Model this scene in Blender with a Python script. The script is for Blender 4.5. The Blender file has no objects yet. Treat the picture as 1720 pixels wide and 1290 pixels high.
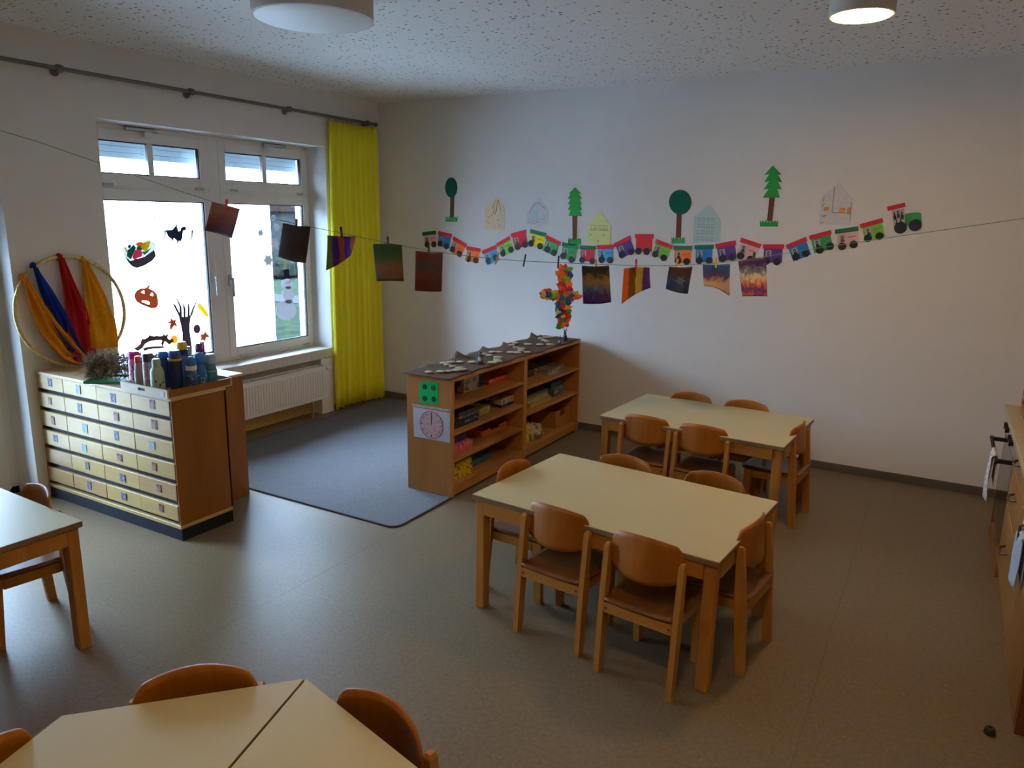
import bpy, bmesh, math, random
from mathutils import Vector, Matrix
random.seed(7)
SC = bpy.context.scene
COL = SC.collection
PI = math.pi

# ------------------------------------------------------------------ camera
CAM_POS = Vector((4.93, -5.92, 1.835))
YAW, PITCH, ROLL, FPX = -0.5191, 0.2183, 0.0176, 1250.8
cd = bpy.data.cameras.new('camera')
cam = bpy.data.objects.new('camera', cd); COL.objects.link(cam)
fw = Vector((math.sin(YAW)*math.cos(PITCH), math.cos(YAW)*math.cos(PITCH), -math.sin(PITCH)))
rt = Vector((math.cos(YAW), -math.sin(YAW), 0)); up = rt.cross(fw)
r2 = rt*math.cos(ROLL)+up*math.sin(ROLL); u2 = up*math.cos(ROLL)-rt*math.sin(ROLL)
mw = Matrix((( r2.x, u2.x, -fw.x, CAM_POS.x), (r2.y, u2.y, -fw.y, CAM_POS.y), (r2.z, u2.z, -fw.z, CAM_POS.z), (0,0,0,1)))
cam.matrix_world = mw
cd.sensor_width = 36.0; cd.lens = FPX/1720*36.0; cd.clip_start = 0.05
SC.camera = cam

# ------------------------------------------------------------------ light and exposure
SKY_STRENGTH = 86.0
LAMP_EMIT = 138.0
w = bpy.data.worlds.new('overcast_sky'); SC.world = w; w.use_nodes = True
nt = w.node_tree; bg = nt.nodes['Background']
tc = nt.nodes.new('ShaderNodeTexCoord'); sx = nt.nodes.new('ShaderNodeSeparateXYZ'); cr = nt.nodes.new('ShaderNodeValToRGB')
nt.links.new(tc.outputs['Generated'], sx.inputs[0]); nt.links.new(sx.outputs['Z'], cr.inputs[0]); nt.links.new(cr.outputs[0], bg.inputs[0])
cr.color_ramp.elements[0].color = (0.162, 0.239, 0.333, 1); cr.color_ramp.elements[1].color = (0.46, 0.69, 1.0, 1)      # CIE overcast sky: zenith three times the horizon
bg.inputs[1].default_value = SKY_STRENGTH
vs = SC.view_settings
SC.display_settings.display_device = 'sRGB'
vs.view_transform = 'Standard'; vs.look = 'None'; vs.exposure = -0.34; vs.gamma = 1.0; vs.use_curve_mapping = False
SC.cycles.max_bounces = 10; SC.cycles.diffuse_bounces = 7; SC.cycles.transparent_max_bounces = 12
SC.cycles.sample_clamp_indirect = 6.0; SC.cycles.caustics_reflective = False; SC.cycles.caustics_refractive = False

def portal(loc, sy, sz):
    l = bpy.data.lights.new('window_portal', 'AREA'); l.shape = 'RECTANGLE'; l.size = sz; l.size_y = sy
    l.cycles.is_portal = True
    o = bpy.data.objects.new('window_portal', l); COL.objects.link(o)
    o.location = loc; o.rotation_euler = (0, -PI/2, 0)
portal((-0.34, -1.79, 1.52), 2.12, 1.84)
portal((-0.34, -4.01, 1.22), 1.08, 2.44)

# ------------------------------------------------------------------ materials
def srgb(r, g, b):
    f = lambda c: (c/255/12.92) if c/255 <= .04045 else ((c/255+.055)/1.055)**2.4
    return (f(r), f(g), f(b))
def _new(name):
    m = bpy.data.materials.new(name); m.use_nodes = True
    return m, m.node_tree, m.node_tree.nodes['Principled BSDF']
def _coords(t, scale, coord='Object', rnd=True):
    tc = t.nodes.new('ShaderNodeTexCoord'); mp = t.nodes.new('ShaderNodeMapping')
    mp.inputs['Scale'].default_value = scale
    t.links.new(tc.outputs[coord], mp.inputs[0])
    if rnd:
        oi = t.nodes.new('ShaderNodeObjectInfo'); mu = t.nodes.new('ShaderNodeMath'); mu.operation = 'MULTIPLY'; mu.inputs[1].default_value = 37.0
        t.links.new(oi.outputs['Random'], mu.inputs[0])
        cb = t.nodes.new('ShaderNodeCombineXYZ')
        for i in range(3): t.links.new(mu.outputs[0], cb.inputs[i])
        t.links.new(cb.outputs[0], mp.inputs['Location'])
    return mp.outputs[0]
def _noise(t, vec, detail=3, rough=.55, scale=1.0, dist=0.0):
    n = t.nodes.new('ShaderNodeTexNoise'); n.inputs['Scale'].default_value = scale
    n.inputs['Detail'].default_value = detail; n.inputs['Roughness'].default_value = rough; n.inputs['Distortion'].default_value = dist
    t.links.new(vec, n.inputs['Vector']); return n.outputs['Fac']
def _ramp(t, fac, stops, interp='LINEAR'):
    r = t.nodes.new('ShaderNodeValToRGB'); r.color_ramp.interpolation = interp
    e = r.color_ramp.elements
    while len(e) < len(stops): e.new(0.5)
    for k, (p, c) in enumerate(stops):
        e[k].position = p; e[k].color = (c[0], c[1], c[2], 1)
    t.links.new(fac, r.inputs[0]); return r.outputs[0]
def _bump(t, b, fac, strength, dist=.002):
    n = t.nodes.new('ShaderNodeBump'); n.inputs['Strength'].default_value = strength; n.inputs['Distance'].default_value = dist
    t.links.new(fac, n.inputs['Height']); t.links.new(n.outputs[0], b.inputs['Normal'])
def plain(name, col, rough=.5, var=.12, scale=20, bump=0.0, metal=0.0, spec=.5):
    m, t, b = _new(name)
    v = _coords(t, (scale,)*3)
    f = _noise(t, v)
    c2 = tuple(min(1, c*(1+var)) for c in col); c1 = tuple(c*(1-var) for c in col)
    t.links.new(_ramp(t, f, [(.3, c1), (.7, c2)]), b.inputs['Base Color'])
    b.inputs['Roughness'].default_value = rough; b.inputs['Metallic'].default_value = metal
    b.inputs['Specular IOR Level'].default_value = spec
    if bump: _bump(t, b, f, bump)
    return m
def wood(name, c1, c2, axis=2, rough=.42, fine=55, long=3.0, spec=.4):
    m, t, b = _new(name)
    sc = [fine]*3; sc[axis] = long
    v = _coords(t, tuple(sc))
    f = _noise(t, v, 4, .6, 1.0, .6)
    sc2 = [fine*.16]*3; sc2[axis] = long*.5
    v2 = _coords(t, tuple(sc2)); f2 = _noise(t, v2, 2, .5, 1.0, 1.2)
    a = t.nodes.new('ShaderNodeMath'); a.operation = 'ADD'; t.links.new(f, a.inputs[0]); t.links.new(f2, a.inputs[1])
    h = t.nodes.new('ShaderNodeMath'); h.operation = 'MULTIPLY'; h.inputs[1].default_value = .5; t.links.new(a.outputs[0], h.inputs[0])
    t.links.new(_ramp(t, h.outputs[0], [(.32, c1), (.68, c2)]), b.inputs['Base Color'])
    b.inputs['Roughness'].default_value = rough; b.inputs['Specular IOR Level'].default_value = spec
    _bump(t, b, f, .08, .001)
    return m
def paper(name, col, transl=.0, rough=.8, var=.06):
    m, t, b = _new(name)
    v = _coords(t, (40,)*3); f = _noise(t, v)
    colr = _ramp(t, f, [(.3, tuple(c*(1-var) for c in col)), (.7, tuple(min(1, c*(1+var)) for c in col))])
    t.links.new(colr, b.inputs['Base Color']); b.inputs['Roughness'].default_value = rough; b.inputs['Specular IOR Level'].default_value = .2
    if transl:
        tr = t.nodes.new('ShaderNodeBsdfTranslucent'); mx = t.nodes.new('ShaderNodeMixShader'); mx.inputs[0].default_value = transl
        t.links.new(colr, tr.inputs[0]); t.links.new(b.outputs[0], mx.inputs[1]); t.links.new(tr.outputs[0], mx.inputs[2])
        t.links.new(mx.outputs[0], t.nodes['Material Output'].inputs[0])
    return m
def painting(name, cols, mode='noise', scale=4.0, transl=.12, seed=0.0):
    m, t, b = _new(name)
    tc = t.nodes.new('ShaderNodeTexCoord'); mp = t.nodes.new('ShaderNodeMapping'); mp.inputs['Location'].default_value = (seed, seed*1.7, seed*.3)
    t.links.new(tc.outputs['Generated'], mp.inputs[0])
    n = len(cols)
    if mode == 'noise':
        f = _noise(t, mp.outputs[0], 4, .6, scale, 1.0)
        st = [(.28+.44*k/max(1, n-1), c) for k, c in enumerate(cols)]
        c = _ramp(t, f, st)
    else:
        mp.inputs['Location'].default_value = (0, 0, 0)
        s = t.nodes.new('ShaderNodeSeparateXYZ'); t.links.new(mp.outputs[0], s.inputs[0])
        f0 = _noise(t, mp.outputs[0], 3, .5, 3.0)
        amt = .75 if mode == 'zn' else .22
        if mode == 'zn': f0 = _noise(t, mp.outputs[0], 5, .65, 4.0, 1.5)
        ad = t.nodes.new('ShaderNodeMath'); ad.operation = 'MULTIPLY_ADD'; ad.inputs[1].default_value = amt
        t.links.new(f0, ad.inputs[0])
        sb = t.nodes.new('ShaderNodeMath'); sb.operation = 'SUBTRACT'; sb.inputs[1].default_value = amt/2
        t.links.new(s.outputs[0 if mode == 'x' else 2], sb.inputs[0]); t.links.new(sb.outputs[0], ad.inputs[2])
        c = _ramp(t, ad.outputs[0], [(k/n, cc) for k, cc in enumerate(cols)], 'CONSTANT' if mode == 'x' else 'EASE')
    t.links.new(c, b.inputs['Base Color']); b.inputs['Roughness'].default_value = .55; b.inputs['Specular IOR Level'].default_value = .25
    tr = t.nodes.new('ShaderNodeBsdfTranslucent'); mx = t.nodes.new('ShaderNodeMixShader'); mx.inputs[0].default_value = transl
    t.links.new(c, tr.inputs[0]); t.links.new(b.outputs[0], mx.inputs[1]); t.links.new(tr.outputs[0], mx.inputs[2])
    t.links.new(mx.outputs[0], t.nodes['Material Output'].inputs[0])
    return m
def speckle(name, base, dots, scale=60, thr=.35, rough=.5):
    """printed surface: blotches of several colours on a ground"""
    m, t, b = _new(name)
    v = _coords(t, (scale,)*3)
    vo = t.nodes.new('ShaderNodeTexVoronoi'); vo.inputs['Scale'].default_value = 1.0; t.links.new(v, vo.inputs['Vector'])
    sp = t.nodes.new('ShaderNodeSeparateColor'); t.links.new(vo.outputs['Color'], sp.inputs[0])
    n = len(dots)
    c = _ramp(t, sp.outputs[0], [(0, base)]+[(thr+(1-thr)*k/n, d) for k, d in enumerate(dots)], 'CONSTANT')
    t.links.new(c, b.inputs['Base Color']); b.inputs['Roughness'].default_value = rough; b.inputs['Specular IOR Level'].default_value = .4
    return m
def glassy(name, tint=(1, 1, 1)):
    m = bpy.data.materials.new(name); m.use_nodes = True; t = m.node_tree; t.nodes.remove(t.nodes['Principled BSDF'])
    tr = t.nodes.new('ShaderNodeBsdfTransparent'); tr.inputs[0].default_value = (*tint, 1)
    gl = t.nodes.new('ShaderNodeBsdfGlossy'); gl.inputs['Roughness'].default_value = .02
    lw = t.nodes.new('ShaderNodeFresnel'); lw.inputs[0].default_value = 1.3
    mx = t.nodes.new('ShaderNodeMixShader'); t.links.new(lw.outputs[0], mx.inputs[0]); t.links.new(tr.outputs[0], mx.inputs[1]); t.links.new(gl.outputs[0], mx.inputs[2])
    t.links.new(mx.outputs[0], t.nodes['Material Output'].inputs[0]); return m
def fabric(name, col, transl=.35, weave=300, var=.12):
    m, t, b = _new(name)
    v = _coords(t, (weave,)*3, rnd=False); f = _noise(t, v, 2)
    c = _ramp(t, f, [(.3, tuple(x*(1-var) for x in col)), (.7, tuple(min(1, x*(1+var)) for x in col))])
    t.links.new(c, b.inputs['Base Color']); b.inputs['Roughness'].default_value = .9; b.inputs['Specular IOR Level'].default_value = .15
    if transl:
        tr = t.nodes.new('ShaderNodeBsdfTranslucent'); mx = t.nodes.new('ShaderNodeMixShader'); mx.inputs[0].default_value = transl
        t.links.new(c, tr.inputs[0]); t.links.new(b.outputs[0], mx.inputs[1]); t.links.new(tr.outputs[0], mx.inputs[2])
        t.links.new(mx.outputs[0], t.nodes['Material Output'].inputs[0])
    _bump(t, b, f, .15, .001)
    return m
def emitter(name, col, strength):
    m, t, b = _new(name); b.inputs['Base Color'].default_value = (.9, .88, .82, 1)
    b.inputs['Emission Color'].default_value = (*col, 1); b.inputs['Emission Strength'].default_value = strength
    return m
def floor_mat():
    m, t, b = _new('speckled_linoleum')
    v = _coords(t, (1, 1, 1), rnd=False)
    f1 = _noise(t, v, 3, .6, 1.3); f2 = _noise(t, v, 2, .6, 60)
    c = _ramp(t, f2, [(.3, (.155, .112, .062)), (.7, (.20, .148, .086))])
    vo = t.nodes.new('ShaderNodeTexVoronoi'); vo.inputs['Scale'].default_value = 34; t.links.new(v, vo.inputs['Vector'])
    lt = t.nodes.new('ShaderNodeMath'); lt.operation = 'LESS_THAN'; lt.inputs[1].default_value = .085; t.links.new(vo.outputs['Distance'], lt.inputs[0])
    sp = t.nodes.new('ShaderNodeSeparateColor'); t.links.new(vo.outputs['Color'], sp.inputs[0])
    gt = t.nodes.new('ShaderNodeMath'); gt.operation = 'GREATER_THAN'; gt.inputs[1].default_value = .6; t.links.new(sp.outputs[0], gt.inputs[0])
    mu = t.nodes.new('ShaderNodeMath'); mu.operation = 'MULTIPLY'; t.links.new(lt.outputs[0], mu.inputs[0]); t.links.new(gt.outputs[0], mu.inputs[1])
    mu2 = t.nodes.new('ShaderNodeMath'); mu2.operation = 'MULTIPLY'; mu2.inputs[1].default_value = .4; t.links.new(mu.outputs[0], mu2.inputs[0])
    mx = t.nodes.new('ShaderNodeMixRGB'); t.links.new(mu2.outputs[0], mx.inputs[0]); t.links.new(c, mx.inputs[1]); mx.inputs[2].default_value = (.5, .46, .38, 1)
    t.links.new(mx.outputs[0], b.inputs['Base Color'])
    rr = t.nodes.new('ShaderNodeMapRange'); rr.inputs[3].default_value = .36; rr.inputs[4].default_value = .50; t.links.new(f1, rr.inputs[0])
    t.links.new(rr.outputs[0], b.inputs['Roughness']); b.inputs['Specular IOR Level'].default_value = .22
    _bump(t, b, f2, .04, .001)
    return m
def ceiling_mat():
    m, t, b = _new('perforated_acoustic_board')
    v = _coords(t, (1, 1, 1), rnd=False)
    vo = t.nodes.new('ShaderNodeTexVoronoi'); vo.inputs['Scale'].default_value = 26; t.links.new(v, vo.inputs['Vector'])
    sp = t.nodes.new('ShaderNodeSeparateColor'); t.links.new(vo.outputs['Color'], sp.inputs[0])
    mr = t.nodes.new('ShaderNodeMapRange'); mr.inputs[3].default_value = .09; mr.inputs[4].default_value = .27; t.links.new(sp.outputs[1], mr.inputs[0])
    lt = t.nodes.new('ShaderNodeMath'); lt.operation = 'LESS_THAN'; t.links.new(vo.outputs['Distance'], lt.inputs[0]); t.links.new(mr.outputs[0], lt.inputs[1])
    mx = t.nodes.new('ShaderNodeMixRGB'); t.links.new(lt.outputs[0], mx.inputs[0]); mx.inputs[1].default_value = (.84, .83, .81, 1); mx.inputs[2].default_value = (.22, .21, .20, 1)
    t.links.new(mx.outputs[0], b.inputs['Base Color']); b.inputs['Roughness'].default_value = .9; b.inputs['Specular IOR Level'].default_value = .1
    n = t.nodes.new('ShaderNodeBump'); n.invert = True; n.inputs['Strength'].default_value = .5; n.inputs['Distance'].default_value = .004
    t.links.new(lt.outputs[0], n.inputs['Height']); t.links.new(n.outputs[0], b.inputs['Normal'])
    return m
def straw_mat():
    m, t, b = _new('dry_straw')
    g = t.nodes.new('ShaderNodeNewGeometry')
    c = _ramp(t, g.outputs['Random Per Island'], [(0, (.05, .033, .018)), (.4, (.13, .088, .05)), (.75, (.25, .175, .10)), (1, (.42, .32, .19))])
    t.links.new(c, b.inputs['Base Color']); b.inputs['Roughness'].default_value = .7
    return m

MT = {}
MT['wall'] = plain('white_wall_paint', (.80, .795, .785), .85, .015, 6, .03, spec=.15)
MT['bounce_wall'] = wood('unseen_wall_wood_tint', (.36, .24, .13), (.46, .32, .19), 2, .6, 9, .8, .2)  # made-up wood tone on unseen walls, lowers and warms the bounced light
MT['ceil'] = ceiling_mat(); MT['floor'] = floor_mat()
MT['skirting'] = plain('dark_skirting', (.13, .11, .09), .5, .08, 10)
MT['seam'] = plain('floor_seam_filler', (.10, .085, .065), .6, .05)
MT['white_frame'] = plain('white_window_plastic', (.80, .80, .79), .35, .02, 8)
MT['gasket'] = plain('dark_window_gasket', (.03, .035, .04), .6, .05)
MT['metal'] = plain('brushed_metal', (.5, .5, .5), .35, .06, 40, metal=.9)
MT['rail'] = plain('grey_metal_rail', (.16, .145, .13), .45, .06, 40, metal=.3)
MT['glass'] = glassy('window_glass')
MT['sill'] = plain('pale_stone_sill', (.62, .57, .50), .3, .08, 30)
MT['shutter'] = paper('grey_blue_shutter_slat', (.38, .46, .50), 0, .6)
MT['chair'] = wood('beech_plywood_amber', (.25, .074, .005), (.37, .125, .012), 2, .4, 42, 2.5, .3)
MT['chair_rail'] = wood('beech_solid_amber', (.36, .145, .02), (.47, .205, .038), 0, .42, spec=.3)
MT['leg'] = wood('beech_leg_amber', (.35, .14, .02), (.47, .205, .04), 2, .42, spec=.3)
MT['seatw'] = wood('beech_seat_shaded', (.14, .045, .009), (.24, .09, .02), 1, .28, 30, 2.5, .5)  # seat tone darkened to stand for the shade on the seats
MT['cream'] = plain('cream_laminate', (.50, .43, .235), .42, .02, 5, spec=.35)
MT['edge'] = wood('plywood_edge_brown', (.16, .10, .05), (.27, .175, .09), 0, .5)
MT['birch'] = wood('birch_drawer_front', (.43, .28, .085), (.53, .36, .13), 0, .42, 30, 2.0)
MT['birch2'] = wood('honey_drawer_front', (.36, .21, .07), (.45, .28, .11), 0, .42, 30, 2.0)
MT['cab'] = wood('amber_cabinet_wood', (.20, .065, .008), (.28, .10, .015), 2, .4, 22, 1.5, .3)
MT['cabtop'] = wood('pale_cabinet_top', (.50, .34, .18), (.62, .45, .26), 0, .38, 22, 1.5)  # tops paler than the cabinet sides
MT['shelfw'] = wood('beech_shelf_veneer', (.40, .165, .04), (.50, .22, .06), 2, .4, 18, 1.2, .3)
MT['shelfh'] = wood('beech_shelf_board', (.38, .155, .038), (.48, .21, .058), 1, .4, 18, 1.2, .3)
MT['dark'] = plain('dark_blue_grey_plinth', (.014, .017, .024), .6, .1, spec=.15)
MT['rug'] = plain('grey_blue_carpet', (.165, .165, .172), 1.0, .3, 220, .6, spec=.05)
MT['rugedge'] = plain('carpet_binding', (.035, .035, .045), .9, .1)
MT['yellow'] = fabric('yellow_curtain_cloth', (.92, .82, .055), .12)
MT['rad'] = plain('white_radiator_enamel', (.72, .70, .67), .35, .02)
MT['felt'] = plain('brown_felt', (.115, .07, .05), 1.0, .2, 120, .3, spec=.05)
MT['disc'] = wood('pale_wood_slice', (.36, .28, .18), (.46, .37, .25), 0, .6)
MT['black'] = plain('black_paper', (.012, .012, .016), .7, .1)
MT['white'] = paper('white_paper', (.80, .80, .80), .0)
MT['whitet'] = paper('white_tissue_paper', (.80, .82, .86), .13)
for n_, c_ in dict(red=(.50, .02, .025), green=(.02, .16, .075), grass=(.05, .30, .08), lime=(.20, .48, .05), pink=(.78, .42, .38), blue=(.03, .22, .55), skyblue=(.10, .42, .70),
                   orange=(.85, .14, .02), yellow=(.85, .62, .01), purple=(.13, .05, .24), trunk=(.12, .035, .015), crown=(.0, .075, .04), fir=(.02, .23, .035),
                   peach=(.80, .62, .42), paleyellow=(.72, .72, .30), paleblue=(.50, .68, .66), offwhite=(.70, .70, .74)).items():
    MT['p_'+n_] = paper('paper_'+n_, c_)

# ------------------------------------------------------------------ mesh helpers
class MB:
    def __init__(s): s.bm = bmesh.new()
    def box(s, a, b, bev=0.0, M=None):
        lo = [min(a[i], b[i]) for i in range(3)]; hi = [max(a[i], b[i]) for i in range(3)]
        r = bmesh.ops.create_cube(s.bm, size=1.0); vs = r['verts']
        for v in vs:
            for i in range(3): v.co[i] = lo[i] if v.co[i] < 0 else hi[i]
        if bev:
            es = list({e for v in vs for e in v.link_edges})
            q = bmesh.ops.bevel(s.bm, geom=es, offset=bev, segments=1, affect='EDGES', clamp_overlap=True)
            vs = list({v for v in q['verts']} | {v for v in vs if v.is_valid})
        if M is not None: bmesh.ops.transform(s.bm, matrix=M, verts=[v for v in vs if v.is_valid])
        return s
    def hexa(s, p):      # 8 points: bottom 4 then top 4
        v = [s.bm.verts.new(q) for q in p]
        for f in ((3,2,1,0),(4,5,6,7),(0,1,5,4),(1,2,6,5),(2,3,7,6),(3,0,4,7)): s.bm.faces.new([v[i] for i in f])
        return s
    def prism(s, pts, f, d0, d1, holes=()):
        """pts: 2-D outline; f(u,v,d)->xyz"""
        if not holes:
            a = [s.bm.verts.new(f(u, v, d0)) for u, v in pts]; b = [s.bm.verts.new(f(u, v, d1)) for u, v in pts]
            s.bm.faces.new(a[::-1]); s.bm.faces.new(b); n = len(a)
            for i in range(n): s.bm.faces.new((a[i], a[(i+1) % n], b[(i+1) % n], b[i]))
            return s
        area = lambda p: sum(p[i-1][0]*p[i][1]-p[i][0]*p[i-1][1] for i in range(len(p)))
        cur = list(pts) if area(pts) > 0 else list(pts)[::-1]
        for h in holes:                                     # join every hole to the outline by a seam
            h = list(h) if area(h) < 0 else list(h)[::-1]
            i, k = min(((i, k) for i in range(len(cur)) for k in range(len(h))), key=lambda q: (cur[q[0]][0]-h[q[1]][0])**2+(cur[q[0]][1]-h[q[1]][1])**2)
            cur = cur[:i+1]+h[k:]+h[:k+1]+cur[i:]
        return s.prism(cur, f, d0, d1)
    def lathe(s, prof, n=20, at=(0,0,0), ax='z'):
        rings = []
        for r, z in prof:
            if r < 1e-6: rings.append([s.bm.verts.new(_ax(0, 0, z, at, ax))])
            else: rings.append([s.bm.verts.new(_ax(r*math.cos(2*PI*k/n), r*math.sin(2*PI*k/n), z, at, ax)) for k in range(n)])
        for a, b in zip(rings, rings[1:]):
            if len(a) == 1 and len(b) == 1: continue
            for k in range(n):
                k2 = (k+1) % n
                if len(a) == 1: s.bm.faces.new((a[0], b[k], b[k2]))
                elif len(b) == 1: s.bm.faces.new((a[k], a[k2], b[0]))
                else: s.bm.faces.new((a[k], a[k2], b[k2], b[k]))
        for rg in (rings[0], rings[-1]):
            if len(rg) > 1: s.bm.faces.new(rg)
        return s
    def tube(s, pts, r, n=8, closed=False):
        pts = [Vector(p) for p in pts]; m = len(pts); rings = []
        rs = r if isinstance(r, (list, tuple)) else [r]*m
        for i, p in enumerate(pts):
            a = pts[i-1] if (i or closed) else p; b = pts[(i+1) % m] if (i < m-1 or closed) else p
            d = (b-a).normalized(); h = Vector((0, 0, 1)) if abs(d.z) < .9 else Vector((1, 0, 0))
            x = d.cross(h).normalized(); y = x.cross(d)
            rings.append([s.bm.verts.new(p+(x*math.cos(2*PI*k/n)+y*math.sin(2*PI*k/n))*rs[i]) for k in range(n)])
        for i in range(m if closed else m-1):
            a, b = rings[i], rings[(i+1) % m]
            for k in range(n): s.bm.faces.new((a[k], a[(k+1) % n], b[(k+1) % n], b[k]))
        if not closed: s.bm.faces.new(rings[0][::-1]); s.bm.faces.new(rings[-1])
        return s
    def grid(s, f, nu, nv, thick=None):
        g = [[s.bm.verts.new(f(i/nu, j/nv)) for j in range(nv+1)] for i in range(nu+1)]
        for i in range(nu):
            for j in range(nv): s.bm.faces.new((g[i][j], g[i+1][j], g[i+1][j+1], g[i][j+1]))
        return s
    def make(s, name, m, parent=None, smooth=None, loc=None, rot=None):
        bmesh.ops.recalc_face_normals(s.bm, faces=s.bm.faces)
        me = bpy.data.meshes.new(name); s.bm.to_mesh(me); s.bm.free()
        if smooth is not None:
            for p in me.polygons: p.use_smooth = True
            me.set_sharp_from_angle(angle=math.radians(smooth))
        me.materials.append(m)
        return link(name, me, parent, loc, rot)
def _ax(x, y, z, at, ax):
    if ax == 'z': return (at[0]+x, at[1]+y, at[2]+z)
    if ax == 'x': return (at[0]+z, at[1]+x, at[2]+y)
    return (at[0]+x, at[1]+z, at[2]+y)
def link(name, me, parent=None, loc=None, rot=None):
    o = bpy.data.objects.new(name, me); COL.objects.link(o)
    if parent is not None: o.parent = parent
    if loc is not None: o.location = loc
    if rot is not None: o.rotation_euler = rot
    return o
def tag(o, label, cat, group=None):
    o['label'] = label; o['category'] = cat
    if group: o['group'] = group
    return o
def thing(name, label, cat, loc=(0,0,0), rz=0.0, group=None):
    o = bpy.data.objects.new(name, None); COL.objects.link(o); o.empty_display_size = .1
    o.location = loc; o.rotation_euler = (0, 0, rz)
    return tag(o, label, cat, group)
def struct(o): o['kind'] = 'structure'; return o
def dup(root, loc, rz, label=None, group=None):
    r = root.copy(); COL.objects.link(r); r.location = loc; r.rotation_euler = (0, 0, rz)
    if label: r['label'] = label
    if group: r['group'] = group
    for ch in list(root.children):
        c = ch.copy(); COL.objects.link(c); c.parent = r
        for g in list(ch.children):
            d = g.copy(); COL.objects.link(d); d.parent = c
    return r
def solidify(o, t):
    m = o.modifiers.new('thickness', 'SOLIDIFY'); m.thickness = t; m.offset = 0
    return o
XZ = lambda y: (lambda u, v, d: (u, y-d, v))       # on the back wall: d grows into the room
YZ = lambda x: (lambda u, v, d: (x+d, u, v))       # on the window wall: d grows into the room
XY = lambda z: (lambda u, v, d: (u, v, z+d))

# ------------------------------------------------------------------ measured outlines (metres)
WAGONS = [('green', 'pink', (0.522, 1.691), (0.684, 1.709), (0.581, 1.578), (0.66, 1.583)), ('red', 'blue', (0.713, 1.706), (0.87, 1.683), (0.733, 1.591), (0.806, 1.57)), ('red', 'orange', (0.888, 1.661), (1.039, 1.592), (0.877, 1.544), (0.954, 1.505)), ('red', 'orange', (1.034, 1.576), (1.19, 1.559), (1.055, 1.459), (1.136, 1.451)), ('red', 'skyblue', (1.202, 1.539), (1.356, 1.597), (1.275, 1.451), (1.35, 1.485)), ('red', 'lime', (1.356, 1.609), (1.496, 1.681), (1.43, 1.525), (1.513, 1.562)), ('red', 'red', (1.508, 1.701), (1.664, 1.742), (1.582, 1.589), (1.659, 1.612)), ('green', 'yellow', (1.71, 1.746), (1.869, 1.715), (1.719, 1.624), (1.81, 1.603)), ('red', 'grass', (1.87, 1.697), (2.017, 1.642), (1.882, 1.578), (1.949, 1.551)), ('green', 'grass', (2.027, 1.643), (2.185, 1.619), (2.039, 1.526), (2.119, 1.5)), ('green', 'red', (2.195, 1.621), (2.346, 1.618), (2.222, 1.5), (2.316, 1.495)), ('red', 'skyblue', (2.354, 1.626), (2.51, 1.636), (2.403, 1.508), (2.479, 1.509)), ('red', 'purple', (2.504, 1.644), (2.647, 1.716), (2.583, 1.557), (2.662, 1.587)), ('red', 'red', (2.689, 1.727), (2.849, 1.731), (2.727, 1.593), (2.798, 1.592)), ('red', 'lime', (2.873, 1.692), (3.017, 1.645), (2.872, 1.574), (2.945, 1.548)), ('green', 'orange', (3.021, 1.642), (3.175, 1.647), (3.066, 1.528), (3.137, 1.526)), ('green', 'blue', (3.191, 1.654), (3.344, 1.662), (3.238, 1.537), (3.317, 1.54)), ('red', 'purple', (3.354, 1.666), (3.51, 1.7), (3.421, 1.56), (3.495, 1.574)), ('red', 'pink', (3.55, 1.722), (3.704, 1.676), (3.557, 1.588), (3.632, 1.562)), ('red', 'purple', (3.715, 1.676), (3.87, 1.681), (3.752, 1.555), (3.829, 1.554)), ('red', 'blue', (3.88, 1.676), (4.019, 1.741), (3.962, 1.595), (4.027, 1.623)), ('red', 'grass', (4.037, 1.748), (4.183, 1.793), (4.122, 1.651), (4.189, 1.68)), ('green', 'pink', (4.209, 1.796), (4.361, 1.822), (4.27, 1.682), (4.344, 1.698)), ('red', 'lime', (4.369, 1.837), (4.51, 1.883), (4.432, 1.744), (4.504, 1.76))]
LOCO = {'roof': [(4.529, 1.962), (4.637, 1.991), (4.645, 1.962), (4.538, 1.933)], 'cab': [(4.56, 1.938), (4.637, 1.952), (4.66, 1.822), (4.591, 1.81)], 'boiler': [(4.638, 1.912), (4.681, 1.922), (4.731, 1.926), (4.744, 1.92), (4.757, 1.853), (4.653, 1.829)], 'wheels': [(4.63, 1.82), (4.718, 1.839)]}
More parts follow.
